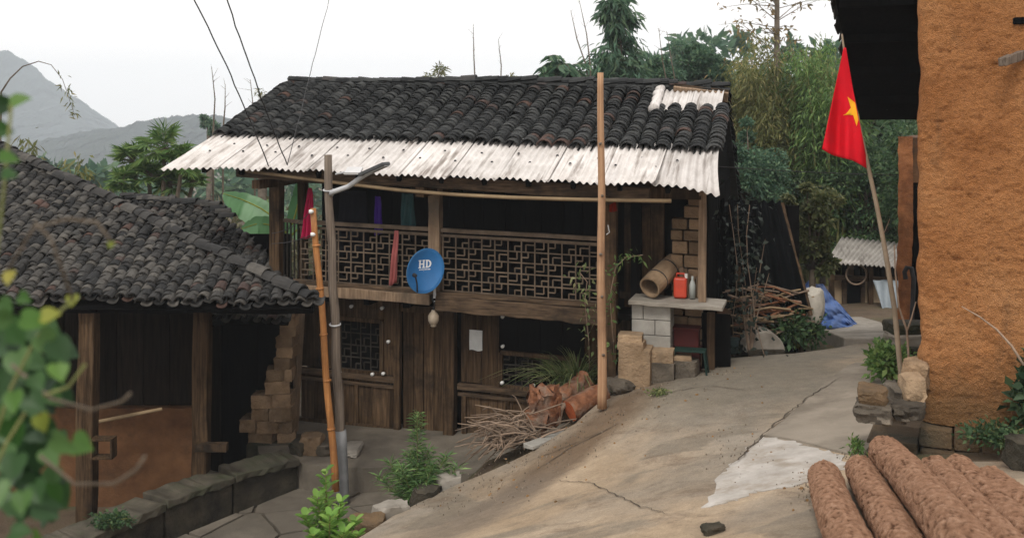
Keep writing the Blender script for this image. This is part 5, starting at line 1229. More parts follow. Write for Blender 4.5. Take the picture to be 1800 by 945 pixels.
# far shed
dS = 20.0
sh = thing('fibre_roof_shed', 'small clay shed with grey corrugated roof at the end of the road', 'shed', P(1520,582,dS))
A_, B_ = P(1452,462,dS-.4), P(1640,474,dS-1.0); C_, D_ = P(1700,440,dS+2.2), P(1480,417,dS+2.4)
def shr(s, t):
    p = A_.lerp(B_, s).lerp(D_.lerp(C_, s), t); return p+V(0,0,.022*math.cos(2*math.pi*24*s))
for i in range(4):
    MB().grid(lambda s, t: shr(i*.25+s*.255, t)+V(0,0,.006*(i % 2)), 42, 6).build('roof_sheet', M_tingrey, sh, smooth=True, solid=.01)
zb2 = -.8
claywall('front_wall', P(1462,580,dS).xy.to_3d(), V(1,-.05,0).normalized(), V(0,-1,0), 2.3, zb2, P(1462,487,dS).z, MAT('pale_mud_wall', (0.36,0.27,0.17), (0.55,0.43,0.29), 2, 8, bs=25, bst=.5), sh, .08, .02, 31, rnd=0)
MB().box(P(1500,530,dS-.02)+V(0,0,0), V(.13,0,0), V(0,.04,0), V(0,0,.42)).build('doorway', M_tindark, sh)
for x in (1484,1516): MB().box(P(x,530,dS-.06), V(.04,0,0), V(0,.04,0), V(0,0,.5)).build('door_jamb', M_woodh, sh)
MB().beam(P(1455,487,dS-.1), P(1600,492,dS-.3), .1, .1).build('lintel_beam', M_woodh, sh)
for k in range(12): MB().box(P(1462+k*11,473,dS+.1), V(.055,0,0), V(0,.02,0), V(0,0,.16)).build('upper_board', M_wooddark if k % 3 else M_adobe, sh)
for x in (1462,1530,1600): MB().beam(V(P(x,500,dS-.25).x,dS-.25,zb2), P(x,466,dS-.25), .09, .09, up=(0,1,0)).build('post', M_woodv, sh)
MB().tube([P(1505,482,dS-.35)+V(.2*math.cos(t),0,.2*math.sin(t)) for t in np.linspace(0,6.2832,25)], .018, 6).build('rope_ring', M_twig, sh)
for k, (x, y) in enumerate(((1540,575),(1558,572),(1520,578))):
    p = P(x, y, dS-.5); tag(rock('yard_block', M_block, None, V(p.x, p.y, zb2+.0), (.3,.25,.42), 0, 150+k, .1, .15), ('middle','right','left')[k]+' grey block in front of the far shed wall', 'block')
def tarpm(s, t):
    e = P(1534,492,dS-.55).lerp(P(1560,575,dS-1.0), t); e2 = P(1580,492,dS-.55).lerp(P(1580,575,dS-1.0), t); p = e.lerp(e2, s); return p+V(0,-.05*math.sin(9*s+3*t),0)
one(MB().grid(tarpm, 14, 12), 'grey_sheet', PLAIN('grey_plastic_sheet', (0.25,0.29,0.32), .5), 'grey plastic sheet leaning on the far shed wall', 'plastic sheet', smooth=True, solid=.004)
# blue tarpaulin over a heap, white sack
dT = 16.6
def tarp(s, t):
    x = 1400+116*s; top = np.interp(x, [1400,1412,1424,1436,1446,1462,1480,1500,1516], [540,505,489,500,498,520,538,562,577]); bot = np.interp(x, [1400,1440,1480,1516], [565,577,582,582])
    y = top+(bot-top)*t; cr = abs(noise.noise(Vector((s*5+t*2, t*3, 1))))*.34+abs(noise.noise(Vector((s*9-t*3, t*6, 4))))*.12+.015*noise.noise(Vector((s*24, t*16, 2)))
    return P(x+6*noise.noise(Vector((s*4,t*5,8)))*t, y, dT+.45-.7*math.sin(t*1.5)*math.sin(math.pi*min(1,s*.9+.1))-cr)
tb = thing('tarpaulin', 'crumpled blue tarpaulin covering a heap at the end of the road', 'tarpaulin', P(1460,582,dT))
MB().grid(tarp, 60, 36).build('cover', PLAIN('blue_tarp', (0.075,0.15,0.38), .55, .3, .15), tb, smooth=True, solid=.004)
def tarpb(s, t): p = tarp(s, 0); return p+V(0,.6*t,-(p.z+.5)*t)
MB().grid(tarpb, 30, 6).build('back_cover', PLAIN('blue_tarp_back', (0.075,0.115,0.29), .55), tb, smooth=True, solid=.004)
g2 = P(1424,575,15.2); sk = rock('sack', PLAIN('white_sacking', (0.47,0.44,0.38), .85, .1, .12, 20), None, V(g2.x,g2.y,P(1428,566,15.2).z-.1), (.34,.4,.52), .3, 160, .22, .55, 6); tag(sk, 'bulging white sack standing left of the blue tarpaulin', 'sack')
# ================================================================== LOGS AT THE LOWER RIGHT
lg = [((1450,838),(1600,1200),.128,.132,0,'leftmost brown log of the row beside the road'),
      ((1518,826),(1690,1200),.118,.13,0,'second brown log from the road, partly under the long one'),
      ((1555,795),(1905,1200),.13,.14,.10,'longest brown log lying on top, end against the stone base'),
      ((1640,830),(1990,1200),.125,.135,.03,'brown log just right of the long top log'),
      ((1688,826),(2060,1200),.115,.125,0,'thin brown log between two thicker ones at the right'),
      ((1745,850),(2140,1200),.12,.13,0,'rightmost brown log of the row, nearest the corner plants')]
for k, (a, b, r0, r1, dz, lab) in enumerate(lg):
    pa = Gh(*a, r0+dz-.02); pb = Gh(*b, r1+dz-.02)
    t = thing('log', lab, 'log', pa-V(0,0,r0), 'brown logs piled by the clay house')
    log_mesh(pa, pb, r0, r1, M_bark, 'bark', t, n=84, m=260, rough=.055, seed=k*1.7, flakes=True)
s = G(1255,938); tag(rock('road_stone', M_darkstone, None, s+V(0,0,-.02), (.15,.1,.07), .3, 170, .3, .3), 'small dark stone lying alone on the road', 'stone')
g2 = P(1795,860,7.6); tag(rock('corner_boulder', M_darkstone, None, V(g2.x+.06,g2.y,zr(g2.x,g2.y)-.1), (.24,.3,.3), .4, 171, .3, .35), 'grey boulder at the right edge beside the rightmost log', 'boulder')
# ================================================================== PLANTS
def unit(a): return a/np.maximum(np.linalg.norm(a, axis=-1, keepdims=True), 1e-9)
def leaves(C, D, L, W, fold=.15):
    """one folded leaf (two quads' worth of outline as 2 tris each side) per root C and direction D"""
    n = len(C); C = np.asarray(C, float); D = unit(np.asarray(D, float)); L = np.broadcast_to(L, (n,))[:,None]; W = np.broadcast_to(W, (n,))[:,None]
    S = unit(np.cross(D, unit(rng.normal(size=(n,3))+np.array([0,0,.6])))); N = np.cross(S, D)
    r = C; m = C+D*L*.42-N*W*fold*.0; t = C+D*L-np.array([0,0,1])*L*.12; a = C+D*L*.42+S*W*.5+N*W*fold; b = C+D*L*.42-S*W*.5+N*W*fold
    v = np.stack([r, a, t, b], 1).reshape(-1,3); k = np.arange(n)[:,None]*4
    return v, np.concatenate([k+np.array([[0,1,2,3]])], 0)
def leaf_obj(name, parts, mat, parent=None, kind=None):
    vs, fs, o = [], [], 0
    for v, f in parts: vs.append(v); fs.append(f+o); o += len(v)
    ob = obj_np(name, np.concatenate(vs), np.concatenate(fs), mat, parent)
    if kind: tag(ob, kind=kind)
    return ob
G_dark = LEAF('dark_green_leaf', (0.036,0.072,0.034), (0.069,0.140,0.062), (0.134,0.198,0.078))
G_blue = LEAF('blue_green_leaf', (0.042,0.099,0.062), (0.088,0.173,0.101), (0.161,0.248,0.132))  # tree greens shifted paler and teal, painting some haze into the leaves
G_mid = LEAF('mid_green_leaf', (0.06,0.13,0.035), (0.13,0.23,0.065), (0.23,0.32,0.10))
G_mid2 = LEAF('soft_green_leaf', (0.04,0.085,0.04), (0.085,0.15,0.065), (0.15,0.21,0.10))
G_olive = LEAF('olive_bamboo_leaf', (0.081,0.101,0.030), (0.169,0.182,0.061), (0.297,0.257,0.101))
G_rust = LEAF('rusty_bamboo_leaf', (0.121,0.101,0.038), (0.230,0.169,0.068), (0.324,0.216,0.095))
G_fresh = LEAF('fresh_green_leaf', (0.09,0.20,0.03), (0.17,0.32,0.06), (0.27,0.42,0.10))
G_yellow = LEAF('yellowing_leaf', (0.17,0.21,0.025), (0.27,0.29,0.045), (0.38,0.33,0.07), .4)
G_vine = LEAF('vine_leaf', (0.014,0.045,0.011), (0.032,0.092,0.02), (0.10,0.19,0.06), .3, .45)
G_grass = LEAF('grass_blade', (0.10,0.15,0.055), (0.19,0.25,0.095), (0.34,0.34,0.17))
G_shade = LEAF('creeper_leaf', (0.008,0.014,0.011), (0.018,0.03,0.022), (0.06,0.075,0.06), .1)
def zg_at(x, y): return float(zground(np.array(x, float), np.array(y, float)))
def stand(px, d): X = (px-900)/F*d; return V(X, d, zg_at(X, d))
def bamboo(label, px, d, ytop, wpx, n, mat, group=None, nl=14000, L=.19, W=.034, droop=.7):
    b = stand(px, d); ztop = CZ+(YH-ytop)*d/F; hh = ztop-b.z; wd = wpx*d/F/2; nl = int(nl*(1.5 if nl > 3000 else 1))
    t = thing('bamboo_clump', label, 'bamboo', b, group); C, D = [], []
    culms = MB()
    for i in range(n):
        a = random.uniform(0,6.28); k = math.sqrt(random.random()); h = hh*random.uniform(.72,1.0); r0 = .25+.35*k
        root = b+V(math.cos(a)*r0, math.sin(a)*r0, -.1); out = V(math.cos(a), math.sin(a)*.8, 0)*wd*k*.95
        pts = []
        for q in range(11):
            s = q/10; pts.append(root+out*(s**2.2)+V(0,0,h*(s-.10*s**5*k)))
        culms.tube(pts, [.045*(1-.85*q/10) for q in range(11)], 5)
        m = nl//n
        for _ in range(m//6):
            s = random.betavariate(2.6,1.3)*.97+.03; q = min(9, int(s*10)); p = pts[q].lerp(pts[q+1], s*10-q)
            a2 = random.uniform(0,6.28); br = random.uniform(.1,.85)*wd*.55*(1.15-s*.75); c = p+V(math.cos(a2)*br, math.sin(a2)*br, -br*.25+random.gauss(0,.08))
            for _ in range(6):
                C.append((c.x+random.gauss(0,.13), c.y+random.gauss(0,.13), c.z+random.gauss(0,.12))); D.append((math.cos(a2)*.6+random.gauss(0,.5), math.sin(a2)*.6+random.gauss(0,.5), -droop+random.gauss(0,.35)))
    culms.build('culms', M_culm, t, smooth=True)
    Ls = L*rng.uniform(.6,1.3,len(C)); leaf_obj('crown', [leaves(C, D, Ls, W*rng.uniform(.7,1.3,len(C)))], mat, t); return t
def broad(label, px, d, ytop, wpx, hpx, mat, group=None, nl=7000, L=.16, W=.09, ncl=26, name='broadleaf_tree', cat='tree', zbase=None, gap=.75):
    if L > .12 and nl > 2000: nl = int(nl*2.2); L *= .62; W *= .62; ncl = int(ncl*1.5)
    b = stand(px, d)
    if zbase is not None: b.z = zbase
    ztop = CZ+(YH-ytop)*d/F; wd = wpx*d/F/2; ch = hpx*d/F; cz = ztop-ch/2
    t = thing(name, label, cat, b, group); tr = MB(); C, D = [], []
    fork = V(b.x, b.y, max(b.z+.3, cz-ch*.42)); r0 = max(.04, .028*(ztop-b.z))
    tr.tube([b+V(0,0,-.1), b.lerp(fork,.5)+V(random.gauss(0,.05)*wd,0,0), fork, V(b.x+.1*wd,b.y,cz+ch*.2)], [r0,r0*.8,r0*.65,r0*.2], 7)
    for i in range(ncl):
        th = random.uniform(0,6.28); ph = math.acos(random.uniform(-1,1)); rr = random.uniform(.25,1.12)
        c = V(b.x+wd*rr*math.sin(ph)*math.cos(th), b.y+wd*rr*math.sin(ph)*math.sin(th), cz+ch/2*rr*math.cos(ph))
        tr.tube([fork, fork.lerp(c,.55)+V(0,0,ch*.05), c], [r0*.4,r0*.22,r0*.08], 4)
        m = int(nl//ncl*random.uniform(.4,1.3)); rad = random.uniform(.12,.40)*min(wd, ch/2)*gap*1.4
        pts = unit(rng.normal(size=(m,3)))*(rng.random((m,1))**.45)*rad*np.array([1.15,1.15,.75])
        C.append(np.array(c)+pts); D.append(unit(pts)+rng.normal(size=(m,3))*.6+np.array([0,0,-.15]))
    tr.build('trunk', M_trunk, t, smooth=True); C = np.concatenate(C); D = np.concatenate(D); n = len(C)
    leaf_obj('crown', [leaves(C, D, L*rng.uniform(.6,1.4,n), W*rng.uniform(.6,1.4,n))], mat, t); return t
def frond(p, dirn, L, nleaf, ll, lw, sag):
    """feathered leaf: stalk points, leaflet roots and directions"""
    dirn = Vector(dirn).normalized(); pts = [p+dirn*L*s+V(0,0,-sag*L*s*s) for s in np.linspace(0,1,8)]; C, D = [], []
    side = dirn.cross(V(0,0,1)).normalized()
    for k in range(nleaf):
        s = .15+.85*k/nleaf; q = min(6, int(s*7)); c = pts[q].lerp(pts[q+1], s*7-q); t = (pts[q+1]-pts[q]).normalized()
        for sg in (-1,1): C.append(tuple(c)); D.append(tuple(t*.55+side*sg*.9+V(0,0,-.45+random.gauss(0,.12))))
    return pts, C, D
def feathery(label, px, d, ytop, tiers, mat, group=None):
    b = stand(px, d); t = thing('feathery_tree', label, 'tree', b, group); ztop = CZ+(YH-ytop)*d/F; st = MB(); C, D = [], []
    st.tube([b+V(0,0,-.1), b.lerp(V(b.x,b.y,ztop),.5)+V(.08,0,0), V(b.x,b.y,ztop)], [.16,.1,.03], 8)
    for y, half, n in tiers:
        z = CZ+(YH-y)*d/F; w = half*d/F
        for i in range(n):
            a = random.uniform(0,6.28); pp, c, dd = frond(V(b.x,b.y,z+random.gauss(0,.12)), V(math.cos(a), math.sin(a), random.uniform(.15,.7)), w*random.uniform(.7,1.15), 16, .3, .09, random.uniform(.35,.7))
            st.tube(pp, [.02-.0022*k for k in range(8)], 4); C += c; D += dd
    st.build('trunk', M_trunk, t, smooth=True); n = len(C); leaf_obj('crown', [leaves(C, D, .34*rng.uniform(.7,1.2,n), .085*rng.uniform(.8,1.3,n))], mat, t); return t
# ---- trees behind the timber house and along the right
ft_ = feathery('tall slim tree with tiered drooping feathery leaves behind the roof', 1088, 30, -18, [(2,34,4),(26,38,5),(60,30,3),(100,44,5)], G_blue, 'trees behind the timber house')
C, D = [], []
for cx, cy, r in ((1072,2,18),(1092,14,22),(1064,26,16),(1106,34,18),(1082,44,16),(1084,62,20),(1100,80,26),(1066,92,26),(1120,104,24),(1048,118,28),(1085,112,34),(1112,132,30),(1075,140,34),(1030,140,22)):
    c = P(cx, cy, 30+random.uniform(-.5,.5))
    for _ in range(150):
        o = rng.normal(size=3)*r*30/F*.42; C.append((c.x+o[0], c.y+o[1], c.z+o[2]*.8)); D.append((o[0]+random.gauss(0,.25), o[1]+random.gauss(0,.25), -.35+random.gauss(0,.2)))
leaf_obj('lower_crown', [leaves(C, D, .36*rng.uniform(.6,1.2,len(C)), .075)], G_blue, ft_)
feathery('arching palm like tree rising just over the ridge', 990, 27, 104, [(118,52,14),(134,58,16),(150,50,10)], G_blue, 'trees behind the timber house')
broad('round blue green tree behind the ridge, left of the tall bamboo', 1232, 34, 70, 96, 120, G_blue, 'trees behind the timber house', 9000, .22, .12)
broad('smaller blue green tree between the tiered tree and round tree', 1162, 33, 92, 76, 100, G_blue, 'trees behind the timber house', 6500, .22, .12)
broad('dim low tree behind the ridge at the right gable', 1215, 36, 118, 190, 90, G_dark, 'trees behind the timber house', 7000, .24, .13)
broad('dark tree filling the gap under the tiered tree', 1120, 35, 118, 150, 70, G_dark, 'trees behind the timber house', 5000, .24, .13)
bamboo('rust tinged bamboo clump nearest the right gable', 1305, 27, 92, 120, 16, G_rust, 'bamboo clumps on the right', 7000)
bamboo('tall olive bamboo clump rising highest right of the house', 1378, 26, 22, 150, 28, G_olive, 'bamboo clumps on the right', 13000)
bamboo('green bamboo clump beside the flag', 1452, 25, 40, 130, 24, G_mid, 'bamboo clumps on the right', 11000)
broad('hazy blue green tree low beside the gable wall', 1320, 23.5, 215, 120, 170, G_blue, 'dark trees on the right', 8000, .15, .08, 30)
broad('large dark green tree mass right of the gable', 1372, 31, 175, 210, 250, G_dark, 'dark trees on the right', 14000, .2, .1, 40)
broad('dark green tree behind the flag', 1480, 29, 130, 190, 290, G_mid2, 'dark trees on the right', 14000, .2, .1, 40)
broad('dark green tree behind the far clay wall end', 1575, 28, 150, 170, 300, G_dark, 'dark trees on the right', 12000, .2, .1, 36)
broad('blue green low tree over the lean-to', 1335, 26, 265, 120, 150, G_blue, 'dark trees on the right', 7000, .18, .1)
broad('dark green tree right above the far shed roof', 1520, 24.5, 255, 170, 190, G_dark, 'dark trees on the right', 10000, .17, .09, 30)
broad('mid green tree left of the far shed', 1445, 25, 262, 130, 180, G_mid2, 'dark trees on the right', 8000, .17, .09)
broad('dark tree low behind the clay wall end', 1612, 22, 220, 150, 220, G_dark, 'dark trees on the right', 7000, .17, .09)
broad('small light olive tree in front of the far shed', 1428, 16.8, 292, 92, 205, LEAF('pale_olive_leaf', (0.05,0.07,0.025), (0.12,0.14,0.055), (0.22,0.22,0.10)), None, 6500, .09, .05, 34, 'young_tree', zbase=-.3)
# thin bare stems against the sky
for k, (x0, y0, x1, y1, d) in enumerate(((375,230,372,118,24),(392,230,396,148,24),(448,230,440,140,25),(836,160,832,42,26),(880,160,876,70,27),(1032,120,1003,18,27),(1038,120,1018,0,27.5),(1175,160,1158,50,30),(1190,160,1172,55,30.5))):
    b = stand(x0, d); p1 = P(x1, y1, d); p0 = P(x0, y0, d); p0 = V(p0.x, p0.y, p0.z); s = thing('bare_stem', ('leftmost bare bamboo stem above the left hip of the roof','second bare stem above the left hip of the roof','third bare stem, just right of the wires','left one of two bare stems above the mid ridge','right one of two bare stems above the mid ridge','left one of two slanting stems beside the tiered tree','right one of two slanting stems beside the tiered tree','left one of two faint stems right of the tiered tree','right one of two faint stems right of the tiered tree')[k], 'bare stem', V(p0.x,p0.y,b.z))
    mid = p0.lerp(p1,.5)+V(random.gauss(0,.06),0,0)
    MB().tube([V(p0.x,p0.y,b.z-.1), p0, mid, p1], [.03,.022,.016,.006], 5).build('stem', M_trunk, s)
    for q in range(4):
        c = mid.lerp(p1, random.random()); MB().tube([c, c+V(random.gauss(0,.12),0,random.uniform(.05,.25))], [.006,.002], 4).build('side_twig', M_trunk, s)
broad('faint small treetop over the ridge, left of the middle', 762, 40, 118, 66, 60, G_olive, 'treetops over the ridge', 700, .2, .06, 14)
broad('faint small treetop over the ridge, right of the middle', 915, 42, 122, 50, 55, G_olive, 'treetops over the ridge', 500, .2, .06, 12)
broad('faint small treetop behind the left end of the ridge', 462, 42, 150, 44, 70, G_olive, 'treetops over the ridge', 500, .2, .06, 12)
broad('small dark round tree on the skyline by the left roof hip', 368, 60, 198, 30, 34, G_blue, None, 1400, .22, .14, 14)
# bare wispy treetop above the tall bamboo
wt = thing('wispy_tree', 'tall pale trunk with sparse wispy twigs above the bamboo', 'tree', stand(1364,32)); b = stand(1364,32); tr = MB(); C, D = [], []
top = P(1366,-40,32); tr.tube([b, b.lerp(top,.5), top], [.16,.12,.07], 7)
for i in range(46):
    p = b.lerp(top, random.uniform(.66,1)); a = random.uniform(0,6.28); l = random.uniform(.5,2.6); e = p+V(math.cos(a)*l, math.sin(a)*l*.6, random.uniform(.0,1.0)*l*.6); tr.tube([p, p.lerp(e,.5)+V(0,0,.1), e], [.02,.012,.004], 4)
    for _ in range(9): q = p.lerp(e, random.uniform(.4,1)); C.append((q.x+random.gauss(0,.1), q.y, q.z+random.gauss(0,.1))); D.append(tuple(rng.normal(size=3)))
tr.build('trunk', M_trunk, wt); leaf_obj('crown', [leaves(C, D, .2, .08)], G_rust, wt)
# ---- left side
fpm = thing('fan_palm', 'bushy fan palm with upright spiky fronds beyond the left roof', 'palm', stand(275,24)); b = stand(275,24); d = 24; tr = MB(); C, D, Ls = [], [], []
crowns = [(290,262,62),(235,285,50),(320,292,46),(262,310,50),(215,322,40),(300,325,44),(340,318,30)]
for cx, cy, rp in crowns:
    c = P(cx, cy, d+random.uniform(-.6,.6)); tr.tube([V(b.x+random.gauss(0,.2), b.y, b.z-.1), b.lerp(c,.6), c], [.08,.06,.05], 6)
    for i in range(26):
        a = random.uniform(0,6.28); el = random.uniform(-.5,1.35); r = rp*d/F*random.uniform(.55,1.0); u_ = V(math.cos(a)*math.cos(el), math.sin(a)*math.cos(el), math.sin(el)); e = c+u_*r*.55
        tr.tube([c, e], [.012,.008], 4); s1 = u_.cross(V(0,0,1)).normalized(); s2_ = s1.cross(u_)
        for k in range(13):
            th = -1.9+3.8*k/12; dr = u_*math.cos(th)+s1*math.sin(th); C.append(tuple(e)); D.append(tuple(dr+V(0,0,-.15))); Ls.append(r*.62)
tr.build('stems', M_trunk, fpm); leaf_obj('fronds', [leaves(C, D, np.array(Ls), .055)], G_mid, fpm)
bamboo('sparse yellow green bamboo at the left edge behind the roof', 62, 22, 176, 130, 9, G_olive, 'bamboo on the left', 1700, .30, .06)
bamboo('low pale bamboo between the left roof and the palm', 195, 23, 292, 90, 8, G_olive, 'bamboo on the left', 1300, .26, .055)
ar = thing('arching_stalk', 'single bare stalk arching over against the mountain at left', 'stalk', stand(-6,20)); b = stand(-6,20)
pp = [b]+[P(x, y, 20) for x, y in ((2,162),(18,138),(40,117),(68,108),(90,114),(110,140),(122,175),(132,205))]
MB().tube(pp, [.03,.02,.016,.013,.01,.008,.006,.005,.003], 5).build('stem', M_trunk, ar)
C = [tuple(pp[6].lerp(pp[8], random.random())+V(random.gauss(0,.06),0,random.gauss(0,.06))) for _ in range(40)]; leaf_obj('leaves', [leaves(C, rng.normal(size=(40,3))+np.array([0,0,-.8]), .16, .03)], G_olive, ar)
# banana plant by the left end of the timber house
bn = thing('banana_plant', 'banana plant with broad pale green leaves left of the house post', 'banana plant', stand(500,19.5)); b = stand(500,19.5); d = 19.5
MB().tube([b, b.lerp(P(505,420,d),.6), P(505,415,d)], [.13,.11,.07], 10).build('stem', M_culm, bn, smooth=True)
M_ban = LEAF('banana_leaf', (0.07,0.17,0.075), (0.11,0.24,0.105), (0.16,0.29,0.14), .3, .4)
def bleaf(pts, wpx, tilt):
    pts = [P(x, y, d+dd) for x, y, dd in pts]; n = len(pts); mb = MB(); m = 28
    def spine(s): q = min(n-2, int(s*(n-1))); return pts[q].lerp(pts[q+1], s*(n-1)-q)
    def fn(s, t):
        c = spine(s); tg = (spine(min(1,s+.02))-spine(max(0,s-.02))).normalized(); sd_ = tg.cross(V(0,-1,tilt)).normalized()
        w = wpx*d/F*(math.sin(math.pi*min(1,s*.93+.06))**.55); k = (t-.5)*2
        tear = .10*max(0, math.sin(s*46+3*(k > 0)))**8*abs(k)
        return c+sd_*w*.5*k*(1-tear)+V(0,-.1*abs(k)*w+.008*math.sin(s*70),-.18*abs(k)**1.5*w)
    MB().grid(fn, m, 8).build('leaf', M_ban, bn, smooth=True)
    MB().tube([spine(s) for s in np.linspace(0,1,8)], [.022-.002*k for k in range(8)], 5).build('midrib', G_yellow, bn)
bleaf([(510,412,0),(470,372,.2),(430,352,.3),(392,340,.2)], 52, .5); bleaf([(512,416,-.2),(490,398,-.3),(455,392,-.4),(425,402,-.3)], 46, .2)
bleaf([(508,410,.2),(520,375,.1),(528,340,0),(525,318,-.1)], 30, .1); bleaf([(512,414,-.3),(530,396,-.2),(545,378,0)], 34, .3); bleaf([(505,415,.3),(480,385,.8),(470,350,1.0)], 30, .2)
# scrub on the slope behind
def scrub(name, x0, x1, y0, y1, n, mat, hmax, L=.3, W=.12, hill=None):
    C, D = [], []
    for _ in range(n//60):
        x, y = random.uniform(x0,x1), random.uniform(y0,y1); z = zg_at(x, y)+random.uniform(.1,1)*hmax; r = random.uniform(.5,1.3)
        for _ in range(60): o = rng.normal(size=3)*r*.45; C.append((x+o[0], y+o[1], max(z+o[2]*.8, zg_at(x,y)))); D.append(tuple(o+rng.normal(size=3)*.5))
    k = leaf_obj(name, [leaves(C, D, L*rng.uniform(.6,1.4,len(C)), W)], mat); tag(k, kind='stuff'); return k
tag(scrub('scrub', -22, -5, 24, 46, 26000, LEAF('dry_scrub_leaf', (0.06,0.07,0.035), (0.12,0.115,0.06), (0.18,0.155,0.09)), 2.4), 'hazy dry scrub covering the slope behind the left roof', 'scrub')
tag(scrub('undergrowth', 5, 24, 26, 44, 30000, G_dark, 4.5, .3, .14), 'dark undergrowth filling the wood on the right', 'undergrowth')
tag(scrub('far_wood', -70, 60, 60, 110, 24000, G_blue, 5.0, .9, .5), 'far line of trees beyond the village', 'wood')
# ---- small plants in the yard
def grass(label, c, n, L, spread, mat, name='grass_clump', cat='grass', up=.8, w=.012, parent=None, lean=(0,0)):
    t = thing(name, label, cat, c); vs, fs = [], []; o = 0
    for i in range(n):
        a = random.uniform(0,6.28); k = random.random(); p = c+V(math.cos(a)*spread*k, math.sin(a)*spread*k*.6, 0); l = L*random.uniform(.5,1.1); h = V(math.cos(a)*(.25+k)+lean[0], math.sin(a)*(.25+k)+lean[1], 0); s = h.cross(V(0,0,1)).normalized()
        for q in range(6):
            u_ = q/5; c_ = p+V(0,0,up*l*(u_-.55*u_**2.4*(.5+k)))+h*l*.75*u_**1.7; ww = w*(1-u_)**.6+.001
            vs += [tuple(c_-s*ww), tuple(c_+s*ww)]
        for q in range(5): fs.append((o+2*q, o+2*q+1, o+2*q+3, o+2*q+2))
        o += 12
    obj_np('blades', vs, fs, mat, t); return t
grass('arching tuft of long grass behind the red logs', onroad(1035,690)+V(-.15,.25,0), 360, 1.0, .4, G_grass, w=.012)
grass('smaller grass tuft right of the tall pole', onroad(1082,672)+V(0,.1,0), 110, .62, .16, G_grass, w=.011)
def herb(label, c, stems, mat, L, W, name='herb', cat='plant', per=46):
    t = thing(name, label, cat, c); st = MB(); C, D = [], []
    for (dx, dy, h) in stems:
        top = c+V(dx, dy, h); pts = [c+V(dx*.1*random.random(),0,-.03), c.lerp(top,.5)+V(-dx*.15,0,.02*h), top]; st.tube(pts, [.011,.008,.003], 5); n = int(per*h/.5)
        for i in range(n):
            s = .12+.88*i/n; p = pts[0].lerp(pts[1], s*2) if s < .5 else pts[1].lerp(pts[2], s*2-1); a = i*2.4+random.gauss(0,.3); l = 1-.72*s**1.5
            C.append(tuple(p)); D.append((math.cos(a), math.sin(a), .35+.5*s)); 
            C.append(tuple(p+V(math.cos(a),math.sin(a),.3)*.05)); D.append((math.cos(a+.5), math.sin(a+.5), .2))
    st.build('stems', M_culm, t); n = len(C); zz = np.array([c_[2] for c_ in C]); leaf_obj('leaves', [leaves(C, D, L*rng.uniform(.6,1.2,n)*np.clip(1.25-.75*(zz-c.z)/1.3,.35,1.2), W*rng.uniform(.7,1.2,n))], mat, t); return t
hc = PZ(735, 880, -1.25); hc = V(hc.x, hc.y-.1, -1.45)
herb('tall feathery green weed at the terrace edge', hc, [(0,0,1.32),(-.35,0,.72),(.36,.05,.78),(-.18,-.15,.7),(.2,-.15,.72),(-.5,.1,.5),(.5,.1,.62),(.05,-.2,.5),(-.1,.1,.8),(.12,.1,.85)], LEAF('weed_leaf', (0.08,0.17,0.06), (0.15,0.27,0.09), (0.26,0.40,0.13)), .17, .02, per=80)
def strap(label, c, n, L, mat):
    t = thing('strap_leaf_plant', label, 'plant', c)
    for i in range(n):
        a = 6.28*i/n+random.uniform(-.3,.3); h = V(math.cos(a), math.sin(a)*.6, 0); s = h.cross(V(0,0,1)).normalized(); l = L*random.uniform(.7,1.1); e = random.uniform(.4,1.0)
        def fn(u_, k): return c+V(0,0,l*e*(1.5*u_-1.45*u_*u_))+h*l*u_+s*(k-.5)*2*.035*(math.sin(math.pi*min(1,u_*.9+.1))**.7)+V(0,0,.02*abs(k-.5))
        MB().grid(fn, 10, 2).build('leaf', mat, t, smooth=True)
    return t
strap('low plant with arching strap leaves in front of the weed', hc+V(.02,-.55,.18), 9, .55, G_fresh)
sc_ = P(578, 1000, 9.6); sc_.z = zr(sc_.x, sc_.y)-.1
def shrub(label, c, tips, mat, L, W, dens, name='shrub'):
    t = thing(name, label, 'shrub', c); st = MB(); C, D = [], []
    for p in tips:
        p = Vector(p); mid = c.lerp(p,.5)+V(0,0,.05); st.tube([c, mid, p], [.016,.011,.004], 6); n = dens
        for i in range(n):
            s = .35+.65*i/n; q = mid.lerp(p, s*2-1) if s > .5 else c.lerp(mid, s*2); a = i*2.4; up_ = .25+.6*s
            C.append(tuple(q)); D.append((math.cos(a), math.sin(a), up_))
    st.build('stems', M_culm, t); n = len(C)
    C = np.array(C); D = np.array(D); vs, fs = [], []; Dn = unit(D)
    # rounded leaves: six-sided blades
    S = unit(np.cross(Dn, np.array([0,0,1.0]))); N = np.cross(S, Dn); Ls = (L*rng.uniform(.55,1.15,n))[:,None]; Ws = (W*rng.uniform(.7,1.15,n))[:,None]
    outl = [(0,0),(.25,.42),(.6,.5),(.88,.28),(1,0),(.88,-.28),(.6,-.5),(.25,-.42)]
    v = np.stack([C+Dn*Ls*(.08+a)+S*Ws*b+N*Ws*abs(b)*.35-np.array([0,0,1])*Ls*.15*a*a for a, b in outl], 1).reshape(-1,3); k = np.arange(n)[:,None]*8
    leaf_obj('leaves', [(v, np.concatenate([k+np.array([[0,1,2,3]]), k+np.array([[0,3,4,5]]), k+np.array([[0,5,6,7]])], 0))], mat, t); return t
shrub('bright green leafy shrub at the bottom edge below the pole', sc_, [P(572,826,9.5), P(556,872,9.4), P(600,880,9.3), P(625,915,9.4), P(535,905,9.4), P(580,905,9.1), P(605,935,9.1), P(550,940,9.2), P(630,940,9.3), P(570,860,9.7)], G_fresh, .135, .075, 30)
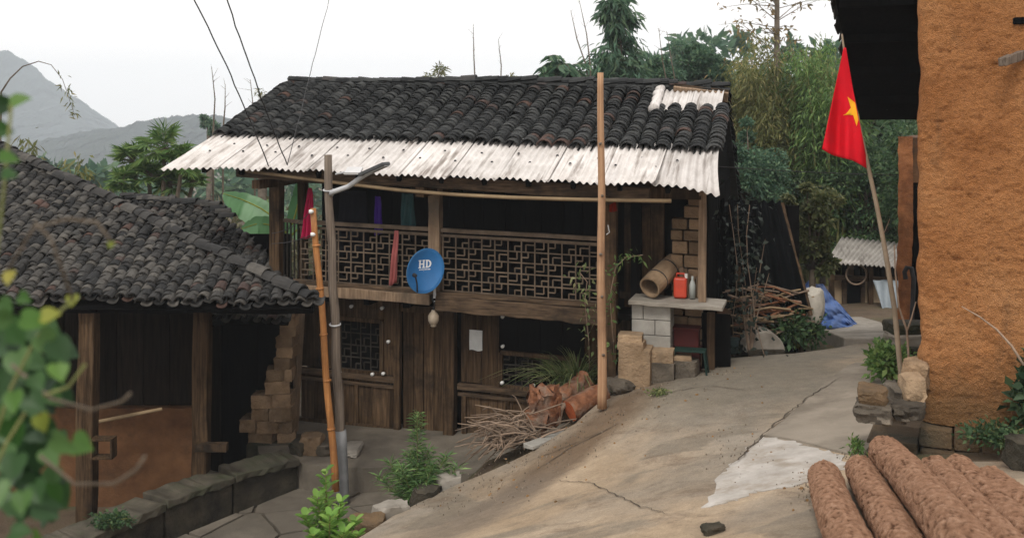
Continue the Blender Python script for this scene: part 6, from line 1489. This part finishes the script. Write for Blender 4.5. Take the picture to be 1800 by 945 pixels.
# creepers
def creeper(label, pts, n, mat, L, W, name='creeper', spread=.06, r=.006):
    t = thing(name, label, 'creeper', pts[0]); MB().tube(pts, [r]*len(pts), 5).build('stem', M_twig, t); C, D = [], []
    for i in range(n):
        s = random.random()*(len(pts)-1); q = min(len(pts)-2, int(s)); p = pts[q].lerp(pts[q+1], s-q); C.append(tuple(p+V(*rng.normal(size=3)*spread))); D.append(tuple(rng.normal(size=3)+np.array([0,-.4,-.2])))
    leaf_obj('leaves', [leaves(C, D, L*rng.uniform(.6,1.2,n), W*rng.uniform(.7,1.2,n))], mat, t); return t
creeper('leafy sprig climbing the post beside the tall pole', [onroad(1085,680)+V(0,.3,0)]+[P(x, y, 13.25) for x, y in ((1078,600),(1072,520),(1082,470),(1100,452),(1130,448))], 90, G_mid, .11, .035, spread=.05)
creeper('thin sprig of small leaves left of the tall pole', [onroad(1040,690)+V(0,.3,0)]+[P(x, y, 13.3) for x, y in ((1035,600),(1028,530),(1032,495),(1020,480))], 90, G_grass, .09, .035, spread=.09)
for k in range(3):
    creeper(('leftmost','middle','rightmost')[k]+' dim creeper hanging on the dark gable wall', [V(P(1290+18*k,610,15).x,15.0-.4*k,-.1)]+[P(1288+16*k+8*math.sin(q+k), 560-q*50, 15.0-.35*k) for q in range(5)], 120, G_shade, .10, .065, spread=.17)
sl_ = thing('sapling', 'thin leafless sapling clump standing before the dark gable', 'sapling', onroad(1318,625)); q = onroad(1318,625)
for x, y in ((1345,420),(1330,470),(1305,500),(1352,480),(1316,540)): e = P(x, y, q.y-.05); MB().tube([q+V(0,0,-.05), q.lerp(e,.5)+V(-.03,0,0), e], [.016,.011,.004], 5).build('stem', M_twig, sl_)
def bush(label, c, rx, rz, n, mat, L, W, ry=None, name='bush'):
    t = thing(name, label, 'bush', c); st = MB(); ry = ry or rx*.7; C, D = [], []
    for i in range(16):
        a = random.uniform(0,6.28); e = c+V(math.cos(a)*rx*random.uniform(.2,.85), math.sin(a)*ry*random.uniform(.2,.85), rz*random.uniform(.5,1.0)); st.tube([c+V(0,0,-.04), c.lerp(e,.5)+V(0,0,.04), e], [.01,.007,.003], 4); m = n//16
        o = rng.normal(size=(m,3))*np.array([rx,ry,rz])*.2; pts = np.array(c.lerp(e,.8))+o; pts[:,2] = np.maximum(pts[:,2], c.z+.01); C.append(pts); D.append(unit(o)+rng.normal(size=(m,3))*.5+np.array([0,-.2,.3]))
    st.build('stems', M_culm, t); C = np.concatenate(C); D = np.concatenate(D); k = len(C); leaf_obj('leaves', [leaves(C, D, L*rng.uniform(.6,1.3,k), W*rng.uniform(.6,1.3,k))], mat, t); return t
bush('dark leafy bush at the yard edge beside the stone trough', onroad(1408,614)+V(0,.2,0), .42, .45, 1500, G_dark, .10, .055)
bush('green weeds round the foot of the flag pole', onroad(1578,690)+V(.1,.5,.0), .3, .34, 700, G_mid, .085, .05)
bush('small weed clump at the road edge near the black board', onroad(1562,662)+V(.05,.3,0), .22, .3, 420, G_mid, .08, .05)
u, w = RX(1790, 690, -.25); bush('leafy plant growing against the clay wall base at right', R(u+.12,-.12,w-.40), .22, .62, 340, LEAF('wall_weed_leaf', (0.02,0.05,0.025), (0.045,0.09,0.04), (0.10,0.16,0.075)), .12, .07)
u, w = RX(1765, 800, -.3); bush('low dark weeds between logs and stone base', R(u,-.3,zr(*R(u,-.3,0).xy)), .4, .16, 600, G_dark, .06, .03)
bush('sparse weeds on the kerb wall end at lower left', PZ(185,935,-1.1)+V(0,.2,0), .3, .10, 500, G_dark, .06, .03)
bush('small weeds on the cement strip by the road', onroad(1160,694), .18, .05, 160, G_grass, .05, .02)
bush('tuft of weeds at the end of the pale cement patch', onroad(1502,800), .1, .12, 140, G_mid, .06, .02)
def litter(name, label, cat, spots, n, mat, size, flat=.5):
    vs, fs = [], []; o = 0
    for _ in range(n):
        x, y, sx, sy = random.choice(spots); g_ = G(random.gauss(x, sx), min(940, random.gauss(y, sy))); r = size*random.uniform(.4,1.3)
        c = Vector((g_.x, g_.y, zroad(g_.x, g_.y)+.012)); a = random.uniform(0,6.28)
        ring = [(math.cos(a+k*1.2566)*r*random.uniform(.7,1.2), math.sin(a+k*1.2566)*r*random.uniform(.7,1.2)) for k in range(5)]
        vs += [tuple(c+V(p[0], p[1], -.012)) for p in ring] + [tuple(c+V(p[0]*.6, p[1]*.6, r*flat)) for p in ring]
        for k in range(5): fs.append((o+k, o+(k+1) % 5, o+5+(k+1) % 5, o+5+k))
        fs.append((o+5, o+6, o+7, o+8)); fs.append((o+5, o+8, o+9, o+5)) if False else fs.append((o+5, o+8, o+9, o+9))
        o += 10
    mb = MB(); mb.v = [Vector(v) for v in vs]; mb.f = [tuple(dict.fromkeys(f)) for f in fs]; mb.f = [f for f in mb.f if len(f) > 2]
    return tag(mb.build(name, mat), label, cat, kind='stuff')
sp_ = [(1080,735,40,12),(1000,775,40,14),(930,812,40,12),(860,850,40,14),(1150,690,40,10),(1300,790,40,25),(1500,800,14,8),(1420,860,20,20),(1240,650,40,8),(1540,700,14,25),(790,885,40,14)]
litter('gravel', 'loose gravel gathered along the road edges', 'gravel', sp_, 800, MAT('road_grit', (0.10,0.08,0.06), (0.30,0.25,0.19), 9, 4, vary=.5), .007)
litter('fallen_leaves', 'dry leaf litter scattered along the road edges', 'leaf litter', sp_+[(1100,850,140,40),(1250,720,120,40)], 80, MAT('dry_leaf', (0.16,0.09,0.04), (0.30,0.18,0.08), 9, 4, vary=.5), .018, .08)
# ---- blurred vine in the near left
vn = thing('vine', 'out of focus vine with heart shaped leaves at the near left edge', 'vine', V(-.85,1.7,.9))
dv = 1.7
G_deep = LEAF('deep_vine_leaf', (0.012,0.035,0.014), (0.025,0.065,0.022), (0.05,0.11,0.035), .25, .4)
def vleaf(x, y, s, mat, d=dv, rz=None):
    c = P(x, y, d); s = s*.60*d/F; outl = [(0,-.05),(.22,-.16),(.45,-.02),(.5,.28),(.36,.62),(.14,.9),(0,1.08),(-.14,.9),(-.36,.62),(-.5,.28),(-.45,-.02),(-.22,-.16)]
    a = random.uniform(2.2,4.0) if rz is None else rz; nrm = Vector((random.gauss(.1,.35), -1, random.gauss(.55,.35))).normalized(); ux = nrm.orthogonal(); up_ = V(math.sin(a),0,math.cos(a)); up_ = (up_-nrm*up_.dot(nrm)).normalized(); sx = up_.cross(nrm)
    mb = MB(); mb.v = [c-up_*s*.05*0+nrm*-.0]; mb.v[0] = c+up_*s*.02-nrm*s*.06
    mid = [c+up_*s*k-nrm*s*(.08-.16*(k-.5)**2) for k in (.35,.7)]
    for px_, py_ in outl: mb.v.append(c+sx*s*px_*1.05+up_*s*py_+nrm*s*(.16*abs(px_)-.22*max(0,py_-.5)**2+random.gauss(0,.01)))
    mb.v += mid; n = 13
    mb.f = [(0,1,2),(0,2,3),(0,3,n),(3,4,n),(4,5,n+1),(n,4,n+1),(5,6,n+1),(6,7,n+1),(7,8,n+1),(8,9,n+1),(n,n+1,9),(9,10,n),(0,n,10)] if False else [(0,i,i+1) for i in range(1,12)]+[(0,12,1)]
    mb.v = mb.v[:13]; mb.build('leaf', mat, vn, smooth=True)
G_vf = LEAF('young_vine_leaf', (0.04,0.11,0.02), (0.08,0.18,0.03), (0.16,0.28,0.06), .35, .45)
for x, y, s, m, a in ((20,180,55,G_vf,1.2),(-5,185,60,G_vine,1.5),(0,275,52,G_vf,1.3),(5,305,40,G_vine,1.5),(-8,225,50,G_vine,1.8),(18,478,40,G_yellow,3.0),(128,520,36,G_yellow,3.1),(196,425,20,G_yellow,3.3),
    (40,560,70,G_vf,1.5),(75,555,50,G_yellow,1.4),(10,570,80,G_vine,2.4),(70,590,75,G_vine,2.2),(95,600,75,G_vine,2.6),(30,620,80,G_vine,2.8),(100,640,60,G_vf,2.9),(0,650,75,G_vine,3.1),(60,660,55,G_vine,2.6),(25,690,60,G_vf,2.9),
    (-5,600,80,G_vine,2.0),(70,730,50,G_yellow,2.7),(95,770,75,G_vine,2.0),(130,775,70,G_vf,2.0),(80,790,60,G_vine,2.5),(20,740,75,G_vine,2.9),(-10,720,80,G_vine,2.9),(30,800,75,G_vine,3.2),(60,850,65,G_vine,2.6),(5,790,80,G_vine,2.6),(95,850,60,G_vine,3.0),
    (40,865,60,G_vf,3.0),(-5,850,70,G_vine,3.0),(20,935,60,G_vine,1.6),(60,940,50,G_vf,1.8),(-10,560,60,G_vine,1.8),(50,700,70,G_vine,2.2),(90,690,50,G_vine,2.4),(35,520,40,G_vf,2.0),(0,530,60,G_vine,2.5)):
    vleaf(x, y, s, m, dv+random.uniform(-.12,.15), a)
for k in range(80):
    vleaf(random.uniform(-15,105), random.uniform(560,900), random.uniform(50,80), G_deep, dv+random.uniform(.16,.36), random.uniform(1.8,3.4))
ground_v = P(-120,1100,dv); ground_v.z = zr(ground_v.x, ground_v.y)
for pts_ in ([(-40,945),(-20,800),(20,680),(60,600),(90,560),(128,528)], [(-40,900),(10,780),(60,700),(120,680),(150,640)], [(-30,700),(-12,500),(2,380),(10,300),(20,185)], [(20,640),(90,700),(160,720),(215,705),(230,690)], [(70,800),(130,850),(200,850),(240,825),(255,800)], [(10,480),(60,400),(120,385),(170,390),(185,410),(196,425)], [(128,528),(90,420),(60,390)]):
    MB().tube([P(x, y, dv+.03) for x, y in pts_], [.003]*len(pts_), 5).build('tendril', M_culm if pts_[0][0] < 0 else M_trunk, vn, smooth=True)
MB().tube([ground_v, P(-80,945,dv), P(-40,920,dv+.03)], [.012,.009,.006], 6).build('main_stem', M_culm, vn)
